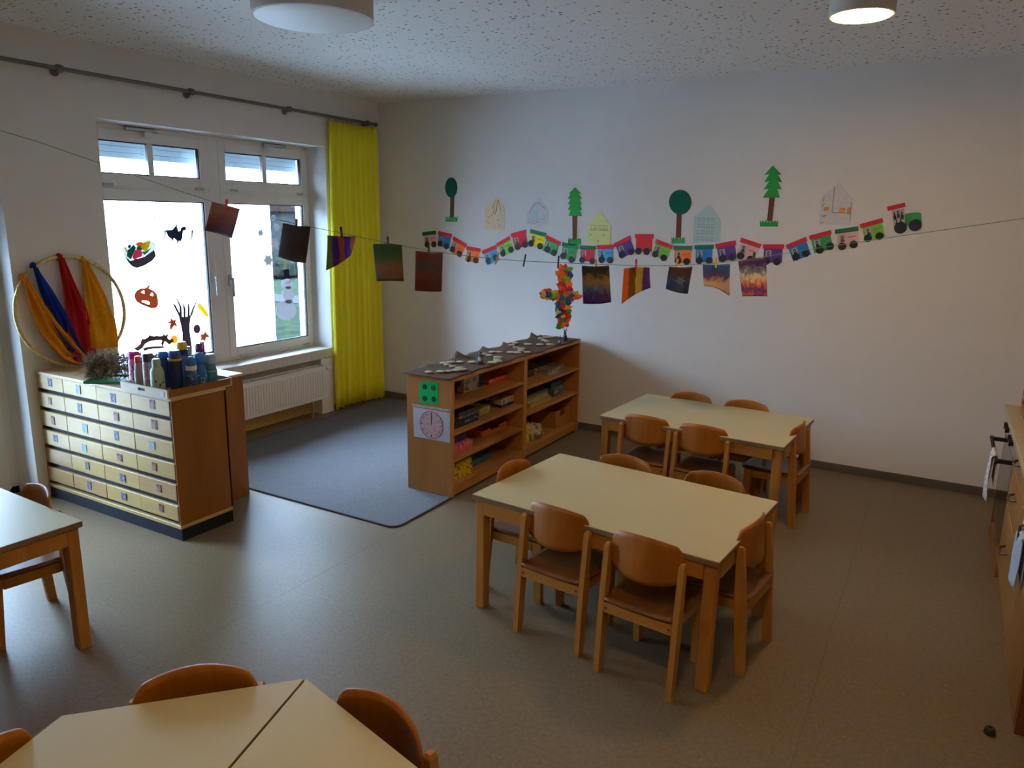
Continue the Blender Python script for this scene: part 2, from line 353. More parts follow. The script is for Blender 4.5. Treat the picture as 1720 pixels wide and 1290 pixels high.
TREES = [('round', [(0.93, 2.109), (0.927, 2.081), (0.917, 2.055), (0.902, 2.035), (0.883, 2.022), (0.862, 2.017), (0.841, 2.021), (0.821, 2.035), (0.806, 2.055), (0.796, 2.081), (0.793, 2.109), (0.796, 2.138), (0.806, 2.164), (0.822, 2.184), (0.841, 2.197), (0.862, 2.201), (0.883, 2.196), (0.902, 2.183), (0.917, 2.163), (0.927, 2.137)], [(0.85, 2.027), (0.894, 2.027), (0.888, 1.84), (0.844, 1.839)], [(0.796, 1.796), (0.796, 1.85), (0.807, 1.825), (0.818, 1.846), (0.83, 1.825), (0.841, 1.85), (0.852, 1.825), (0.863, 1.846), (0.875, 1.826), (0.886, 1.851), (0.897, 1.826), (0.908, 1.847), (0.919, 1.826), (0.931, 1.85), (0.931, 1.799)]), ('fir', [(2.13, 2.103), (2.194, 2.049), (2.164, 2.057), (2.198, 2.005), (2.171, 2.013), (2.201, 1.961), (2.176, 1.969), (2.203, 1.915), (2.177, 1.922), (2.205, 1.868), (2.079, 1.867), (2.097, 1.921), (2.07, 1.914), (2.093, 1.968), (2.067, 1.961), (2.094, 2.013), (2.067, 2.005), (2.092, 2.057), (2.068, 2.049)], [(2.114, 1.872), (2.161, 1.873), (2.165, 1.666), (2.124, 1.665)], [(2.084, 1.625), (2.082, 1.684), (2.093, 1.661), (2.102, 1.681), (2.113, 1.662), (2.122, 1.685), (2.133, 1.663), (2.142, 1.682), (2.153, 1.663), (2.162, 1.687), (2.172, 1.664), (2.182, 1.683), (2.192, 1.664), (2.201, 1.686), (2.204, 1.629)]), ('round', [(3.143, 1.987), (3.141, 1.957), (3.13, 1.931), (3.112, 1.909), (3.087, 1.895), (3.059, 1.89), (3.03, 1.895), (3.004, 1.908), (2.982, 1.929), (2.967, 1.956), (2.96, 1.986), (2.963, 2.016), (2.974, 2.043), (2.993, 2.064), (3.018, 2.077), (3.046, 2.082), (3.075, 2.077), (3.101, 2.064), (3.122, 2.043), (3.137, 2.016)], [(3.029, 1.9), (3.07, 1.901), (3.077, 1.709), (3.035, 1.708)], [(3.002, 1.664), (2.998, 1.719), (3.009, 1.696), (3.017, 1.716), (3.028, 1.696), (3.036, 1.72), (3.046, 1.697), (3.054, 1.717), (3.065, 1.697), (3.073, 1.721), (3.084, 1.698), (3.092, 1.718), (3.102, 1.698), (3.11, 1.721), (3.113, 1.668)]), ('fir', [(3.736, 2.252), (3.807, 2.184), (3.775, 2.191), (3.813, 2.132), (3.782, 2.139), (3.815, 2.079), (3.782, 2.087), (3.807, 2.022), (3.684, 2.022), (3.722, 2.087), (3.685, 2.08), (3.72, 2.139), (3.684, 2.133), (3.717, 2.192), (3.679, 2.185)], [(3.732, 2.026), (3.771, 2.022), (3.768, 1.85), (3.73, 1.852)], [(3.682, 1.81), (3.678, 1.86), (3.691, 1.838), (3.7, 1.857), (3.713, 1.839), (3.722, 1.861), (3.734, 1.839), (3.744, 1.857), (3.756, 1.839), (3.765, 1.861), (3.778, 1.84), (3.787, 1.858), (3.799, 1.84), (3.808, 1.861), (3.813, 1.812)])]
HOUSES = [('peach', [(1.232, 1.733), (1.23, 1.933), (1.355, 2.031), (1.441, 1.928), (1.444, 1.733)]), ('white', [(1.658, 1.795), (1.678, 1.914), (1.782, 2.021), (1.874, 1.931), (1.881, 1.802), (1.811, 1.79), (1.785, 1.755), (1.773, 1.784)]), ('yellow', [(2.261, 1.633), (2.26, 1.789), (2.37, 1.908), (2.472, 1.797), (2.473, 1.637)]), ('paleblue', [(3.178, 1.673), (3.17, 1.873), (3.287, 1.975), (3.387, 1.85), (3.387, 1.686)]), ('plain', [(4.095, 1.835), (4.095, 2.029), (4.204, 2.129), (4.311, 2.011), (4.307, 1.83)])]
LINE = [(0.029, -3.446, 2.293), (0.204, -3.348, 2.233), (0.472, -3.199, 2.134), (0.712, -3.065, 2.043), (0.924, -2.948, 1.965), (1.161, -2.815, 1.88), (1.352, -2.709, 1.828), (1.525, -2.613, 1.783), (1.764, -2.48, 1.734), (2.011, -2.342, 1.679), (2.224, -2.224, 1.639), (2.431, -2.109, 1.611), (2.585, -2.023, 1.597), (2.729, -1.943, 1.587), (2.905, -1.845, 1.582), (3.112, -1.73, 1.576), (3.316, -1.616, 1.573), (3.534, -1.495, 1.577), (3.733, -1.384, 1.596), (3.933, -1.273, 1.628), (4.156, -1.149, 1.675), (4.58, -0.912, 1.757), (4.941, -0.711, 1.823), (5.296, -0.514, 1.889)]
PAINTS = [[(1.094, -2.853, 1.9), (1.24, -2.772, 1.864), (1.191, -2.799, 1.689), (1.051, -2.877, 1.733)], [(1.46, -2.649, 1.787), (1.606, -2.568, 1.768), (1.576, -2.585, 1.551), (1.43, -2.666, 1.587)], [(1.692, -2.52, 1.72), (1.842, -2.436, 1.716), (1.807, -2.456, 1.565), (1.685, -2.524, 1.511)], [(1.93, -2.387, 1.672), (2.083, -2.302, 1.67), (2.092, -2.297, 1.454), (1.947, -2.378, 1.451)], [(2.155, -2.262, 1.638), (2.299, -2.182, 1.631), (2.292, -2.186, 1.396), (2.149, -2.265, 1.398)], [(3.031, -1.775, 1.567), (3.175, -1.695, 1.57), (3.193, -1.684, 1.351), (3.045, -1.767, 1.339)], [(3.254, -1.651, 1.555), (3.388, -1.576, 1.563), (3.395, -1.572, 1.444), (3.247, -1.654, 1.342)], [(3.49, -1.519, 1.571), (3.613, -1.451, 1.573), (3.594, -1.461, 1.411), (3.476, -1.527, 1.438)], [(3.665, -1.422, 1.587), (3.808, -1.342, 1.594), (3.815, -1.338, 1.401), (3.676, -1.416, 1.459)], [(3.85, -1.319, 1.61), (3.995, -1.238, 1.633), (4.013, -1.228, 1.405), (3.881, -1.301, 1.402)]]
CLIPS = [('red', (1.171, -2.81, 1.936), (1.169, -2.811, 1.86)), ('darkred', (1.533, -2.609, 1.818), (1.531, -2.61, 1.762)), ('black', (1.764, -2.48, 1.77), (1.768, -2.477, 1.704)), ('darkgreen', (2.009, -2.344, 1.73), (2.014, -2.341, 1.659)), ('darkgreen', (2.222, -2.225, 1.674), (2.228, -2.221, 1.614)), ('yellow', (2.434, -2.107, 1.626), (2.418, -2.116, 1.565)), ('yellow', (2.594, -2.018, 1.625), (2.576, -2.028, 1.554)), ('green', (2.735, -1.939, 1.618), (2.724, -1.946, 1.543)), ('blue', (2.909, -1.843, 1.607), (2.906, -1.844, 1.529)), ('orange', (3.105, -1.733, 1.59), (3.107, -1.732, 1.537)), ('red', (3.316, -1.616, 1.605), (3.317, -1.615, 1.537)), ('orange', (3.534, -1.494, 1.63), (3.523, -1.501, 1.556)), ('yellow', (3.734, -1.384, 1.631), (3.735, -1.383, 1.567)), ('darkgreen', (3.93, -1.274, 1.67), (3.932, -1.273, 1.607))]
CROSS = [(2.906, -1.844, 1.557), (2.981, -1.802, 1.545), (2.97, -1.809, 1.193), (2.902, -1.846, 1.203), (2.818, -1.893, 1.412), (3.029, -1.776, 1.417), (2.819, -1.893, 1.362), (3.032, -1.774, 1.348)]
STICKERS = {'basket': {'paper': [(-2.59, 1.581), (-2.36, 1.64), (-2.305, 1.606), (-2.32, 1.556), (-2.402, 1.516), (-2.531, 1.487), (-2.564, 1.515)], 'basket': [(-2.567, 1.518), (-2.525, 1.487), (-2.409, 1.513), (-2.323, 1.56), (-2.314, 1.513), (-2.352, 1.477), (-2.416, 1.446), (-2.478, 1.43), (-2.51, 1.441), (-2.54, 1.47)], 'pear': [(-2.435, 1.596), (-2.399, 1.616), (-2.358, 1.628), (-2.35, 1.619), (-2.365, 1.582), (-2.389, 1.552), (-2.412, 1.559), (-2.43, 1.575)], 'orange': [(-2.407, 1.604), (-2.41, 1.599), (-2.415, 1.595), (-2.424, 1.592), (-2.434, 1.59), (-2.444, 1.59), (-2.454, 1.592), (-2.461, 1.596), (-2.466, 1.6), (-2.467, 1.606), (-2.465, 1.611), (-2.459, 1.615), (-2.451, 1.618), (-2.441, 1.62), (-2.431, 1.62), (-2.421, 1.618), (-2.413, 1.614), (-2.409, 1.61)], 'berry': [(-2.424, 1.535), (-2.427, 1.524), (-2.435, 1.515), (-2.445, 1.508), (-2.458, 1.505), (-2.47, 1.505), (-2.482, 1.509), (-2.491, 1.517), (-2.496, 1.526), (-2.497, 1.537), (-2.494, 1.548), (-2.487, 1.557), (-2.476, 1.564), (-2.464, 1.567), (-2.451, 1.567), (-2.44, 1.563), (-2.431, 1.555), (-2.425, 1.546)], 'berry2': [(-2.466, 1.512), (-2.468, 1.505), (-2.472, 1.498), (-2.477, 1.493), (-2.483, 1.491), (-2.49, 1.491), (-2.495, 1.494), (-2.5, 1.499), (-2.502, 1.506), (-2.503, 1.513), (-2.501, 1.521), (-2.497, 1.527), (-2.492, 1.532), (-2.485, 1.534), (-2.479, 1.534), (-2.473, 1.531), (-2.469, 1.526), (-2.466, 1.519)], 'apple': [(-2.415, 1.574), (-2.417, 1.568), (-2.422, 1.563), (-2.429, 1.56), (-2.438, 1.558), (-2.446, 1.558), (-2.454, 1.561), (-2.461, 1.564), (-2.465, 1.57), (-2.466, 1.575), (-2.463, 1.581), (-2.459, 1.586), (-2.452, 1.59), (-2.443, 1.592), (-2.434, 1.591), (-2.426, 1.589), (-2.42, 1.585), (-2.416, 1.58)], 'leaf': [(-2.487, 1.6), (-2.47, 1.579), (-2.494, 1.537), (-2.518, 1.496), (-2.548, 1.521), (-2.537, 1.562), (-2.509, 1.58)], 'leaf2': [(-2.426, 1.547), (-2.392, 1.552), (-2.346, 1.576), (-2.38, 1.54), (-2.408, 1.525)], 'plum': [(-2.51, 1.59), (-2.511, 1.585), (-2.514, 1.581), (-2.517, 1.578), (-2.521, 1.576), (-2.524, 1.577), (-2.528, 1.578), (-2.53, 1.582), (-2.532, 1.586), (-2.532, 1.591), (-2.531, 1.596), (-2.529, 1.6), (-2.525, 1.603), (-2.522, 1.605), (-2.518, 1.605), (-2.514, 1.603), (-2.512, 1.6), (-2.51, 1.595)], 'corn': [(-2.563, 1.587), (-2.551, 1.581), (-2.535, 1.553), (-2.548, 1.548)]}, 'rider': [(-2.223, 1.641), (-2.209, 1.672), (-2.21, 1.697), (-2.19, 1.7), (-2.15, 1.703), (-2.104, 1.748), (-2.116, 1.725), (-2.108, 1.693), (-2.093, 1.697), (-2.087, 1.715), (-2.068, 1.722), (-2.048, 1.719), (-2.057, 1.687), (-2.065, 1.7), (-2.075, 1.69), (-2.082, 1.652), (-2.099, 1.624), (-2.108, 1.633), (-2.123, 1.608), (-2.126, 1.634), (-2.144, 1.65), (-2.157, 1.628), (-2.166, 1.647), (-2.177, 1.653), (-2.187, 1.663), (-2.192, 1.678), (-2.198, 1.691), (-2.201, 1.672), (-2.216, 1.638)], 'wisp': [(-1.967, 1.699), (-1.974, 1.68), (-1.98, 1.657), (-1.988, 1.641), (-1.993, 1.618), (-1.997, 1.641), (-1.986, 1.664), (-1.985, 1.69)], 'pumpkin': [(-2.506, 1.213), (-2.506, 1.237), (-2.488, 1.261), (-2.45, 1.276), (-2.419, 1.274), (-2.397, 1.291), (-2.379, 1.296), (-2.396, 1.269), (-2.366, 1.255), (-2.34, 1.231), (-2.334, 1.192), (-2.337, 1.151), (-2.35, 1.133), (-2.385, 1.13), (-2.418, 1.143), (-2.464, 1.166), (-2.495, 1.187)], 'peyes': [[(-2.472, 1.25), (-2.43, 1.272), (-2.427, 1.231)], [(-2.4, 1.222), (-2.374, 1.249), (-2.355, 1.235), (-2.36, 1.207)], [(-2.482, 1.186), (-2.471, 1.196), (-2.441, 1.192), (-2.414, 1.188), (-2.401, 1.182), (-2.381, 1.168), (-2.38, 1.143), (-2.411, 1.148), (-2.443, 1.167), (-2.47, 1.176)]], 'trunk': [(-2.158, 1.031), (-2.138, 1.035), (-2.104, 1.028), (-2.07, 1.032), (-2.047, 1.032), (-2.063, 0.971), (-2.069, 0.904), (-2.064, 0.836), (-2.06, 0.768), (-2.062, 0.727), (-2.16, 0.742), (-2.145, 0.813), (-2.138, 0.899), (-2.147, 0.973)], 'branches': [[(-2.149, 1.03), (-2.138, 1.032), (-2.159, 1.087), (-2.192, 1.135), (-2.233, 1.158), (-2.241, 1.156), (-2.2, 1.126)], [(-2.145, 1.033), (-2.136, 1.032), (-2.138, 1.111), (-2.159, 1.165), (-2.174, 1.205), (-2.167, 1.166), (-2.148, 1.112)], [(-2.112, 1.029), (-2.103, 1.028), (-2.104, 1.095), (-2.109, 1.144), (-2.115, 1.142), (-2.11, 1.089)], [(-2.075, 1.029), (-2.066, 1.028), (-2.064, 1.091), (-2.064, 1.137), (-2.074, 1.125), (-2.07, 1.085)], [(-2.054, 1.03), (-2.044, 1.03), (-2.027, 1.081), (-2.0, 1.118), (-1.964, 1.175), (-1.998, 1.145), (-2.018, 1.136), (-2.012, 1.119), (-2.035, 1.081)]], 'leaves': [('yellow', [(-1.965, 1.105), (-1.943, 1.103), (-1.921, 1.077), (-1.9, 1.045), (-1.894, 1.024), (-1.917, 1.029), (-1.943, 1.059), (-1.961, 1.081)]), ('rust', [(-2.255, 0.999), (-2.233, 1.003), (-2.224, 1.023), (-2.214, 1.007), (-2.192, 1.01), (-2.201, 0.993), (-2.188, 0.968), (-2.21, 0.977), (-2.234, 0.951), (-2.239, 0.974), (-2.231, 0.989)]), ('plum', [(-1.979, 0.917), (-1.981, 0.909), (-1.985, 0.901), (-1.992, 0.896), (-2.0, 0.894), (-2.008, 0.895), (-2.015, 0.899), (-2.021, 0.906), (-2.024, 0.914), (-2.025, 0.923), (-2.023, 0.931), (-2.018, 0.938), (-2.012, 0.943), (-2.004, 0.945), (-1.996, 0.945), (-1.988, 0.941), (-1.983, 0.934), (-1.979, 0.926)]), ('rust', [(-1.963, 0.864), (-1.939, 0.865), (-1.928, 0.88), (-1.919, 0.862), (-1.894, 0.842), (-1.925, 0.842), (-1.935, 0.816), (-1.946, 0.831), (-1.968, 0.827), (-1.958, 0.846)]), ('brown', [(-2.33, 0.894), (-2.312, 0.895), (-2.304, 0.907), (-2.294, 0.896), (-2.273, 0.903), (-2.282, 0.881), (-2.277, 0.864), (-2.3, 0.867), (-2.314, 0.833), (-2.323, 0.857), (-2.314, 0.872)]), ('amber', [(-2.193, 0.86), (-2.195, 0.852), (-2.2, 0.845), (-2.206, 0.841), (-2.213, 0.839), (-2.221, 0.84), (-2.228, 0.844), (-2.233, 0.85), (-2.236, 0.857), (-2.237, 0.866), (-2.235, 0.873), (-2.23, 0.88), (-2.224, 0.884), (-2.217, 0.886), (-2.209, 0.885), (-2.202, 0.882), (-2.197, 0.876), (-2.194, 0.868)])], 'star': [[(-1.323, 1.7), (-1.295, 1.706), (-1.285, 1.728), (-1.272, 1.706), (-1.25, 1.692), (-1.265, 1.671), (-1.258, 1.646), (-1.285, 1.65), (-1.305, 1.632), (-1.312, 1.657), (-1.334, 1.671)]], 'stars': [(-1.293, 1.678, 0.035), (-1.101, 1.727, 0.04), (-1.135, 1.583, 0.055), (-1.221, 1.44, 0.06), (-1.134, 1.806, 0.03)], 'snow': [[(-0.917, 0.968), (-0.923, 0.944), (-0.937, 0.922), (-0.958, 0.905), (-0.985, 0.893), (-1.015, 0.887), (-1.047, 0.887), (-1.079, 0.893), (-1.107, 0.906), (-1.131, 0.923), (-1.149, 0.944), (-1.159, 0.967), (-1.162, 0.991), (-1.156, 1.014), (-1.143, 1.035), (-1.123, 1.052), (-1.097, 1.065), (-1.067, 1.071), (-1.035, 1.072), (-1.004, 1.066), (-0.975, 1.054), (-0.95, 1.037), (-0.931, 1.016), (-0.92, 0.992)], [(-0.934, 1.116), (-0.939, 1.096), (-0.95, 1.079), (-0.968, 1.066), (-0.988, 1.058), (-1.011, 1.057), (-1.033, 1.062), (-1.053, 1.073), (-1.068, 1.088), (-1.077, 1.107), (-1.079, 1.127), (-1.074, 1.146), (-1.063, 1.163), (-1.046, 1.176), (-1.026, 1.184), (-1.003, 1.186), (-0.981, 1.181), (-0.961, 1.17), (-0.946, 1.155), (-0.936, 1.136)], [(-0.947, 1.216), (-0.952, 1.202), (-0.962, 1.189), (-0.978, 1.18), (-0.998, 1.175), (-1.019, 1.174), (-1.04, 1.178), (-1.058, 1.185), (-1.072, 1.197), (-1.081, 1.21), (-1.083, 1.225), (-1.079, 1.239), (-1.069, 1.251), (-1.053, 1.26), (-1.034, 1.266), (-1.013, 1.267), (-0.992, 1.263), (-0.973, 1.256), (-0.959, 1.244), (-0.95, 1.231)]], 'hat': [[(-1.06, 1.349), (-0.992, 1.353), (-0.98, 1.285), (-1.043, 1.273)], [(-1.097, 1.271), (-1.042, 1.281), (-0.98, 1.285), (-0.912, 1.286), (-0.919, 1.276), (-0.983, 1.27), (-1.038, 1.266), (-1.095, 1.258)]], 'mouths': [[(-0.974, 1.183), (-0.979, 1.177), (-0.992, 1.173), (-1.009, 1.172), (-1.026, 1.175), (-1.038, 1.181), (-1.042, 1.188), (-1.037, 1.195), (-1.024, 1.199), (-1.007, 1.199), (-0.99, 1.196), (-0.978, 1.191)], [(-0.959, 1.053), (-0.966, 1.044), (-0.984, 1.038), (-1.007, 1.038), (-1.03, 1.042), (-1.047, 1.051), (-1.052, 1.06), (-1.045, 1.069), (-1.028, 1.075), (-1.005, 1.075), (-0.982, 1.071), (-0.965, 1.063)]], 'eyes': [(-1.03, 1.23), (-1.009, 1.231), (-0.982, 1.239)], 'arch': [(-2.565, 0.826), (-2.53, 0.837), (-2.504, 0.856), (-2.491, 0.892), (-2.464, 0.886), (-2.435, 0.898), (-2.43, 0.913), (-2.4, 0.9), (-2.376, 0.896), (-2.365, 0.903), (-2.355, 0.894), (-2.309, 0.889), (-2.274, 0.87), (-2.258, 0.855), (-2.224, 0.857), (-2.223, 0.834), (-2.263, 0.836), (-2.297, 0.867), (-2.338, 0.882), (-2.387, 0.885), (-2.43, 0.884), (-2.465, 0.87), (-2.492, 0.842), (-2.531, 0.825)], 'arch2': [(-2.484, 0.824), (-2.435, 0.83), (-2.372, 0.825), (-2.309, 0.816), (-2.309, 0.81), (-2.373, 0.817), (-2.436, 0.821), (-2.478, 0.811)], 'script': [[(-2.644, 1.754), (-2.636, 1.737), (-2.625, 1.728), (-2.605, 1.734)], [(-2.625, 1.728), (-2.625, 1.708)], [(-2.567, 1.743), (-2.556, 1.72), (-2.535, 1.71), (-2.515, 1.714), (-2.505, 1.722)], [(-2.489, 1.776), (-2.473, 1.781), (-2.457, 1.776)], [(-2.426, 1.819), (-2.415, 1.794), (-2.408, 1.737)], [(-2.338, 1.798), (-2.313, 1.809), (-2.299, 1.81), (-2.303, 1.771)], [(-2.3, 1.801), (-2.272, 1.808)], [(-2.327, 1.734), (-2.305, 1.744)], [(-2.27, 1.753), (-2.251, 1.734), (-2.229, 1.737)]]}
DISCS = [(2.045, -1.988), (2.101, -1.932), (2.137, -1.889), (2.162, -1.832), (2.138, -1.758), (2.184, -1.787), (2.067, -1.74), (2.003, -1.71), (1.95, -1.676), (1.968, -1.618), (2.016, -1.571), (2.09, -1.526), (1.989, -1.211), (1.993, -1.086), (2.03, -1.059), (2.052, -1.232), (2.142, -1.262), (2.185, -1.337), (2.223, -1.391), (2.214, -1.458), (2.114, -1.023), (2.162, -1.004), (2.145, -0.915), (2.103, -0.833), (2.036, -0.807), (1.955, -0.73), (1.921, -0.623), (2.04, -0.607), (2.217, -0.941), (2.127, -0.562), (1.986, -0.278), (2.05, -0.346), (1.997, -0.191), (2.107, -0.397), (2.194, -0.514), (2.025, -0.151)]
FIGDISC = [(2.156, -1.525), (2.248, -0.431), (2.2, -0.217)]
# ------------------------------------------------------------------ setting
X1, Y0, H = 5.96, -7.8, 2.9
WB, WT, WL, WR = 0.617, 2.434, -2.842, -0.7355      # window opening
DL, DR = -4.55, -3.472                               # tall second window opening
fl = struct(MB().box((-.4, Y0-.2, -.12), (X1+.2, .2, -.004)).make('floor', MT['seam']))
for a, b in ((-.40, 2.2894), (2.2906, 4.6794), (4.6806, X1)):
    MB().box((a, Y0, -.004), (b, 0, 0)).make('floor_sheet', MT['floor'], fl)
struct(MB().box((-.4, Y0-.2, H), (X1+.2, .2, H+.2)).make('ceiling', MT['ceil']))
m = MB()
for a, b in (((-.4, WR, 0), (0, .2, H)), ((-.4, WL, WT), (0, WR, H)), ((-.4, WL, 0), (-.14, WR, WB-.09)), ((-.14, WL, 0), (0, -2.70, WB-.09)), ((-.14, -.89, 0), (0, WR, WB-.09)), ((-.4, WL, WB-.09), (-.3, WR, WB)),
             ((-.4, DR, 0), (0, WL, H)), ((-.4, DL, WT), (0, DR, H)), ((-.4, Y0, 0), (0, DL, H))):
    m.box(a, b)
struct(m.make('wall_left', MT['wall']))
struct(MB().box((0, 0, 0), (X1+.2, .2, H)).make('wall_back', MT['wall']))
struct(MB().box((X1, Y0, 0), (X1+.2, 0, H)).make('wall_right', MT['bounce_wall']))
struct(MB().box((-.4, Y0-.2, 0), (X1+.2, Y0, H)).make('wall_front', MT['bounce_wall']))
struct(MB().box((.012, -.012, 0), (X1, 0, .062), .002).make('baseboard_back', MT['skirting']))
struct(MB().box((0, WR+.002, 0), (.012, -.012, .062), .002).make('baseboard_left', MT['skirting']))
struct(MB().box((-.139, -2.69, 0), (-.125, -.9, .10), .002).make('baseboard_niche', MT['birch']))

# window with two casements under two top lights
def ring(mb, y0, y1, z0, z1, py0, py1, pz0, pz1, xa, xb, bev=.004):
    mb.box((xa, y0, z0), (xb, py0, z1), bev); mb.box((xa, py1, z0), (xb, y1, z1), bev)
    mb.box((xa, py0, z0), (xb, py1, pz0), bev); mb.box((xa, py0, pz1), (xb, py1, z1), bev)
def build_window(name, frame_boxes, sashes, handles, openers, shutter):
    fm = MB()
    for a, b in frame_boxes: fm.box(a, b, .003)
    root = struct(fm.make(name, MT['white_frame']))
    for (y0, y1, z0, z1, py0, py1, pz0, pz1, munt) in sashes:
        sm = MB(); ring(sm, y0, y1, z0, z1, py0, py1, pz0, pz1, -.285, -.226)
        s = sm.make('sash', MT['white_frame'], root)
        g = MB(); ring(g, py0, py1, pz0, pz1, py0+.008, py1-.008, pz0+.008, pz1-.008, -.262, -.2415, 0)
        g.make('gasket', MT['gasket'], s)
        MB().box((-.262, py0+.004, pz0+.004), (-.257, py1-.004, pz1-.004)).make('pane', MT['glass'], s)
        if munt is not None: MB().box((-.272, munt-.022, pz0), (-.232, munt+.022, pz1), .004).make('muntin', MT['white_frame'], s)
        for yy in (y0+.10, y1-.14):
            MB().box((-.23, yy, z0-.008), (-.216, yy+.075, z0+.012), .003).make('hinge', MT['metal'], s)
    for (y, z, col) in handles:
        hm = MB(); hm.box((-.226, y-.016, z-.05), (-.215, y+.016, z+.03), .004); hm.box((-.215, y-.009, z-.012), (-.18, y+.009, z+.006), .004); hm.box((-.192, y-.011, z-.15), (-.178, y+.011, z+.006), .004)
        hm.make('window_handle', MT[col], root)
    for (y0, y1, yb) in openers:
        MB().box((-.226, y0, 2.405), (-.20, y1, 2.425), .003).make('opener_rail', MT['metal'], root)
        MB().box((-.226, yb-.03, 2.365), (-.19, yb+.03, 2.405), .004).make('opener_catch', MT['white_frame'], root)
    if shutter:
        y0, y1, z0 = shutter
        k = 0; z = z0
        while z < 2.45:
            MB().box((-.37, y0, z), (-.358, y1, z+.0435), .004).make('shutter_slat', MT['shutter'], root); z += .043
    return root
build_window('window_1',
    [((-.32, -2.87, WB), (-.235, -2.78, WT)), ((-.32, -.76, WB), (-.235, -.72, WT)), ((-.32, -2.78, 2.395), (-.235, -.76, WT)), ((-.32, -2.78, WB), (-.235, -.76, .655)),
     ((-.32, -2.78, 1.99), (-.235, -.76, 2.03)), ((-.32, -1.815, WB), (-.232, -1.70, WT))],
    [(-2.795, -1.803, .640, 2.0, -2.70, -1.866, .712, 1.92, None), (-1.712, -.737, .640, 2.0, -1.64, -.80, .712, 1.92, None),
     (-2.795, -1.803, 2.02, 2.404, -2.695, -1.886, 2.098, 2.325, -2.303), (-1.712, -.737, 2.02, 2.404, -1.64, -.813, 2.098, 2.325, -1.231)],
    [(-1.833, 1.33, 'white_frame'), (-1.672, 1.31, 'metal')],
    [(-2.50, -2.25, -2.33), (-1.25, -1.0, -1.20)], (-2.84, -.74, 2.215))
build_window('window_2',
    [((-.32, DL, 0), (-.235, DL+.06, WT)), ((-.32, DR-.06, 0), (-.235, DR, WT)), ((-.32, DL, 2.38), (-.235, DR, WT)), ((-.32, DL, 0), (-.235, DR, .05)), ((-.32, DL, 1.99), (-.235, DR, 2.03))],
    [(DL+.05, DR-.05, .04, 2.0, DL+.13, DR-.13, .14, 1.92, None), (DL+.05, DR-.05, 2.02, 2.404, DL+.13, DR-.13, 2.098, 2.325, None)],
    [(DL+.09, 1.05, 'white_frame')], [], (DL, DR, 1.75))
struct(MB().box((-.3, WL+.001, WB-.088), (.004, WR-.001, WB), .004).make('trim_1', MT['sill']))

# outside the window: white wing of the building, lawn, hedge, far houses
MT['lawn'] = plain('dimmed_lawn', (.010, .014, .009), 1.0, .3, 3, spec=0)  # grass colour darkened so the daylit strip does not blow out
MT['render'] = plain('white_facade_render', (.86, .87, .88), .9, .03, 2)
MT['pane_out'] = plain('pale_facade_window', (.50, .62, .70), .2, .05, 2)
MT['hedge'] = plain('dimmed_hedge', (.008, .0095, .0075), 1.0, .5, 4, .5, spec=0)  # hedge colour darkened to hold back the strong daylight
MT['roof'] = plain('dimmed_red_roof', (.014, .009, .008), .8, .2, 6, spec=0)  # red tile darkened to near black against overexposure
MT['house'] = plain('dimmed_house_render', (.016, .017, .018), .9, .1, 2, spec=0)  # white house wall, colour darkened to dim the bright daylight on it
MT['footpath'] = plain('dimmed_footpath', (.020, .020, .020), .9, .1, 3, spec=0)  # pale path, darkened in colour to keep it from clipping white
MT['path'] = plain('pale_paving', (.85, .84, .82), .9, .06, 4)
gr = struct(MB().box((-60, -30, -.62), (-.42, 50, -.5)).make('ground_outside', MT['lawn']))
struct(MB().box((-5.5, -20, -.5), (-.42, 3.3, -.47)).make('terrace_outside', MT['path']))
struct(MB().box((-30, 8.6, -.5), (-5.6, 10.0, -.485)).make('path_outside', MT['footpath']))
wing = thing('building_wing', 'low white rendered building wing seen through the left casement', 'building', (-9, 0, -.5))
MB().box((-3, -22, 0), (3.5, 3.42, 2.95)).make('facade', MT['render'], wing)
MB().tube([(3.56, 3.47, 0), (3.56, 3.47, 2.95)], .07, 10).make('drainpipe', MT['pane_out'], wing, 40)
for y0, y1, z0, z1 in ((.92, 1.16, .56, .82), (.82, 1.16, .30, .54), (1.30, 1.46, 1.77, 2.6), (-4, -3.2, 1.0, 2.0), (-8, -7, 1.0, 2.0)):
    f_ = MB().box((3.49, y0, z0), (3.52, y1, z1), .01).make('window_frame', MT['white_frame'], wing)
    MB().box((3.51, y0+.03, z0+.03), (3.53, y1-.03, z1-.03)).make('pane', MT['pane_out'], f_)
wing2 = thing('side_wing', 'white rendered side wing at the right edge of the right casement view', 'building', (-6, 6.4, -.5))
MB().box((-1.2, 0, 0), (0, 6, 3.4)).make('facade', MT['render'], wing2)
MB().box((-1.25, -.05, 3.4), (.05, 6.05, 3.46)).make('coping', MT['pane_out'], wing2)
def house(name, label, x, y, wx_, wy_, h, rh, rz):
    t = thing(name, label, 'house', (x, y, -.5), rz)
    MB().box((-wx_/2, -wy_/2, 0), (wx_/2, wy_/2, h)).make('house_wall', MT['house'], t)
    r = MB(); o = .3
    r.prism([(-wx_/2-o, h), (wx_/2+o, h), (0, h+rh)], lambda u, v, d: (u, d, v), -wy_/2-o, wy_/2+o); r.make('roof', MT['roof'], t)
    for k in range(3):
        MB().box((wx_/2-.02, -wy_/2+.6+k*wy_/3.4, 1.0), (wx_/2+.04, -wy_/2+1.5+k*wy_/3.4, 2.1), .02).make('house_window', MT['gasket'], t)
house('far_house', 'distant white house with red roof beyond the lawn', -30, 27.0, 8, 9, 2.5, 1.0, .3)
hg = MB(); rnd = random.Random(3)
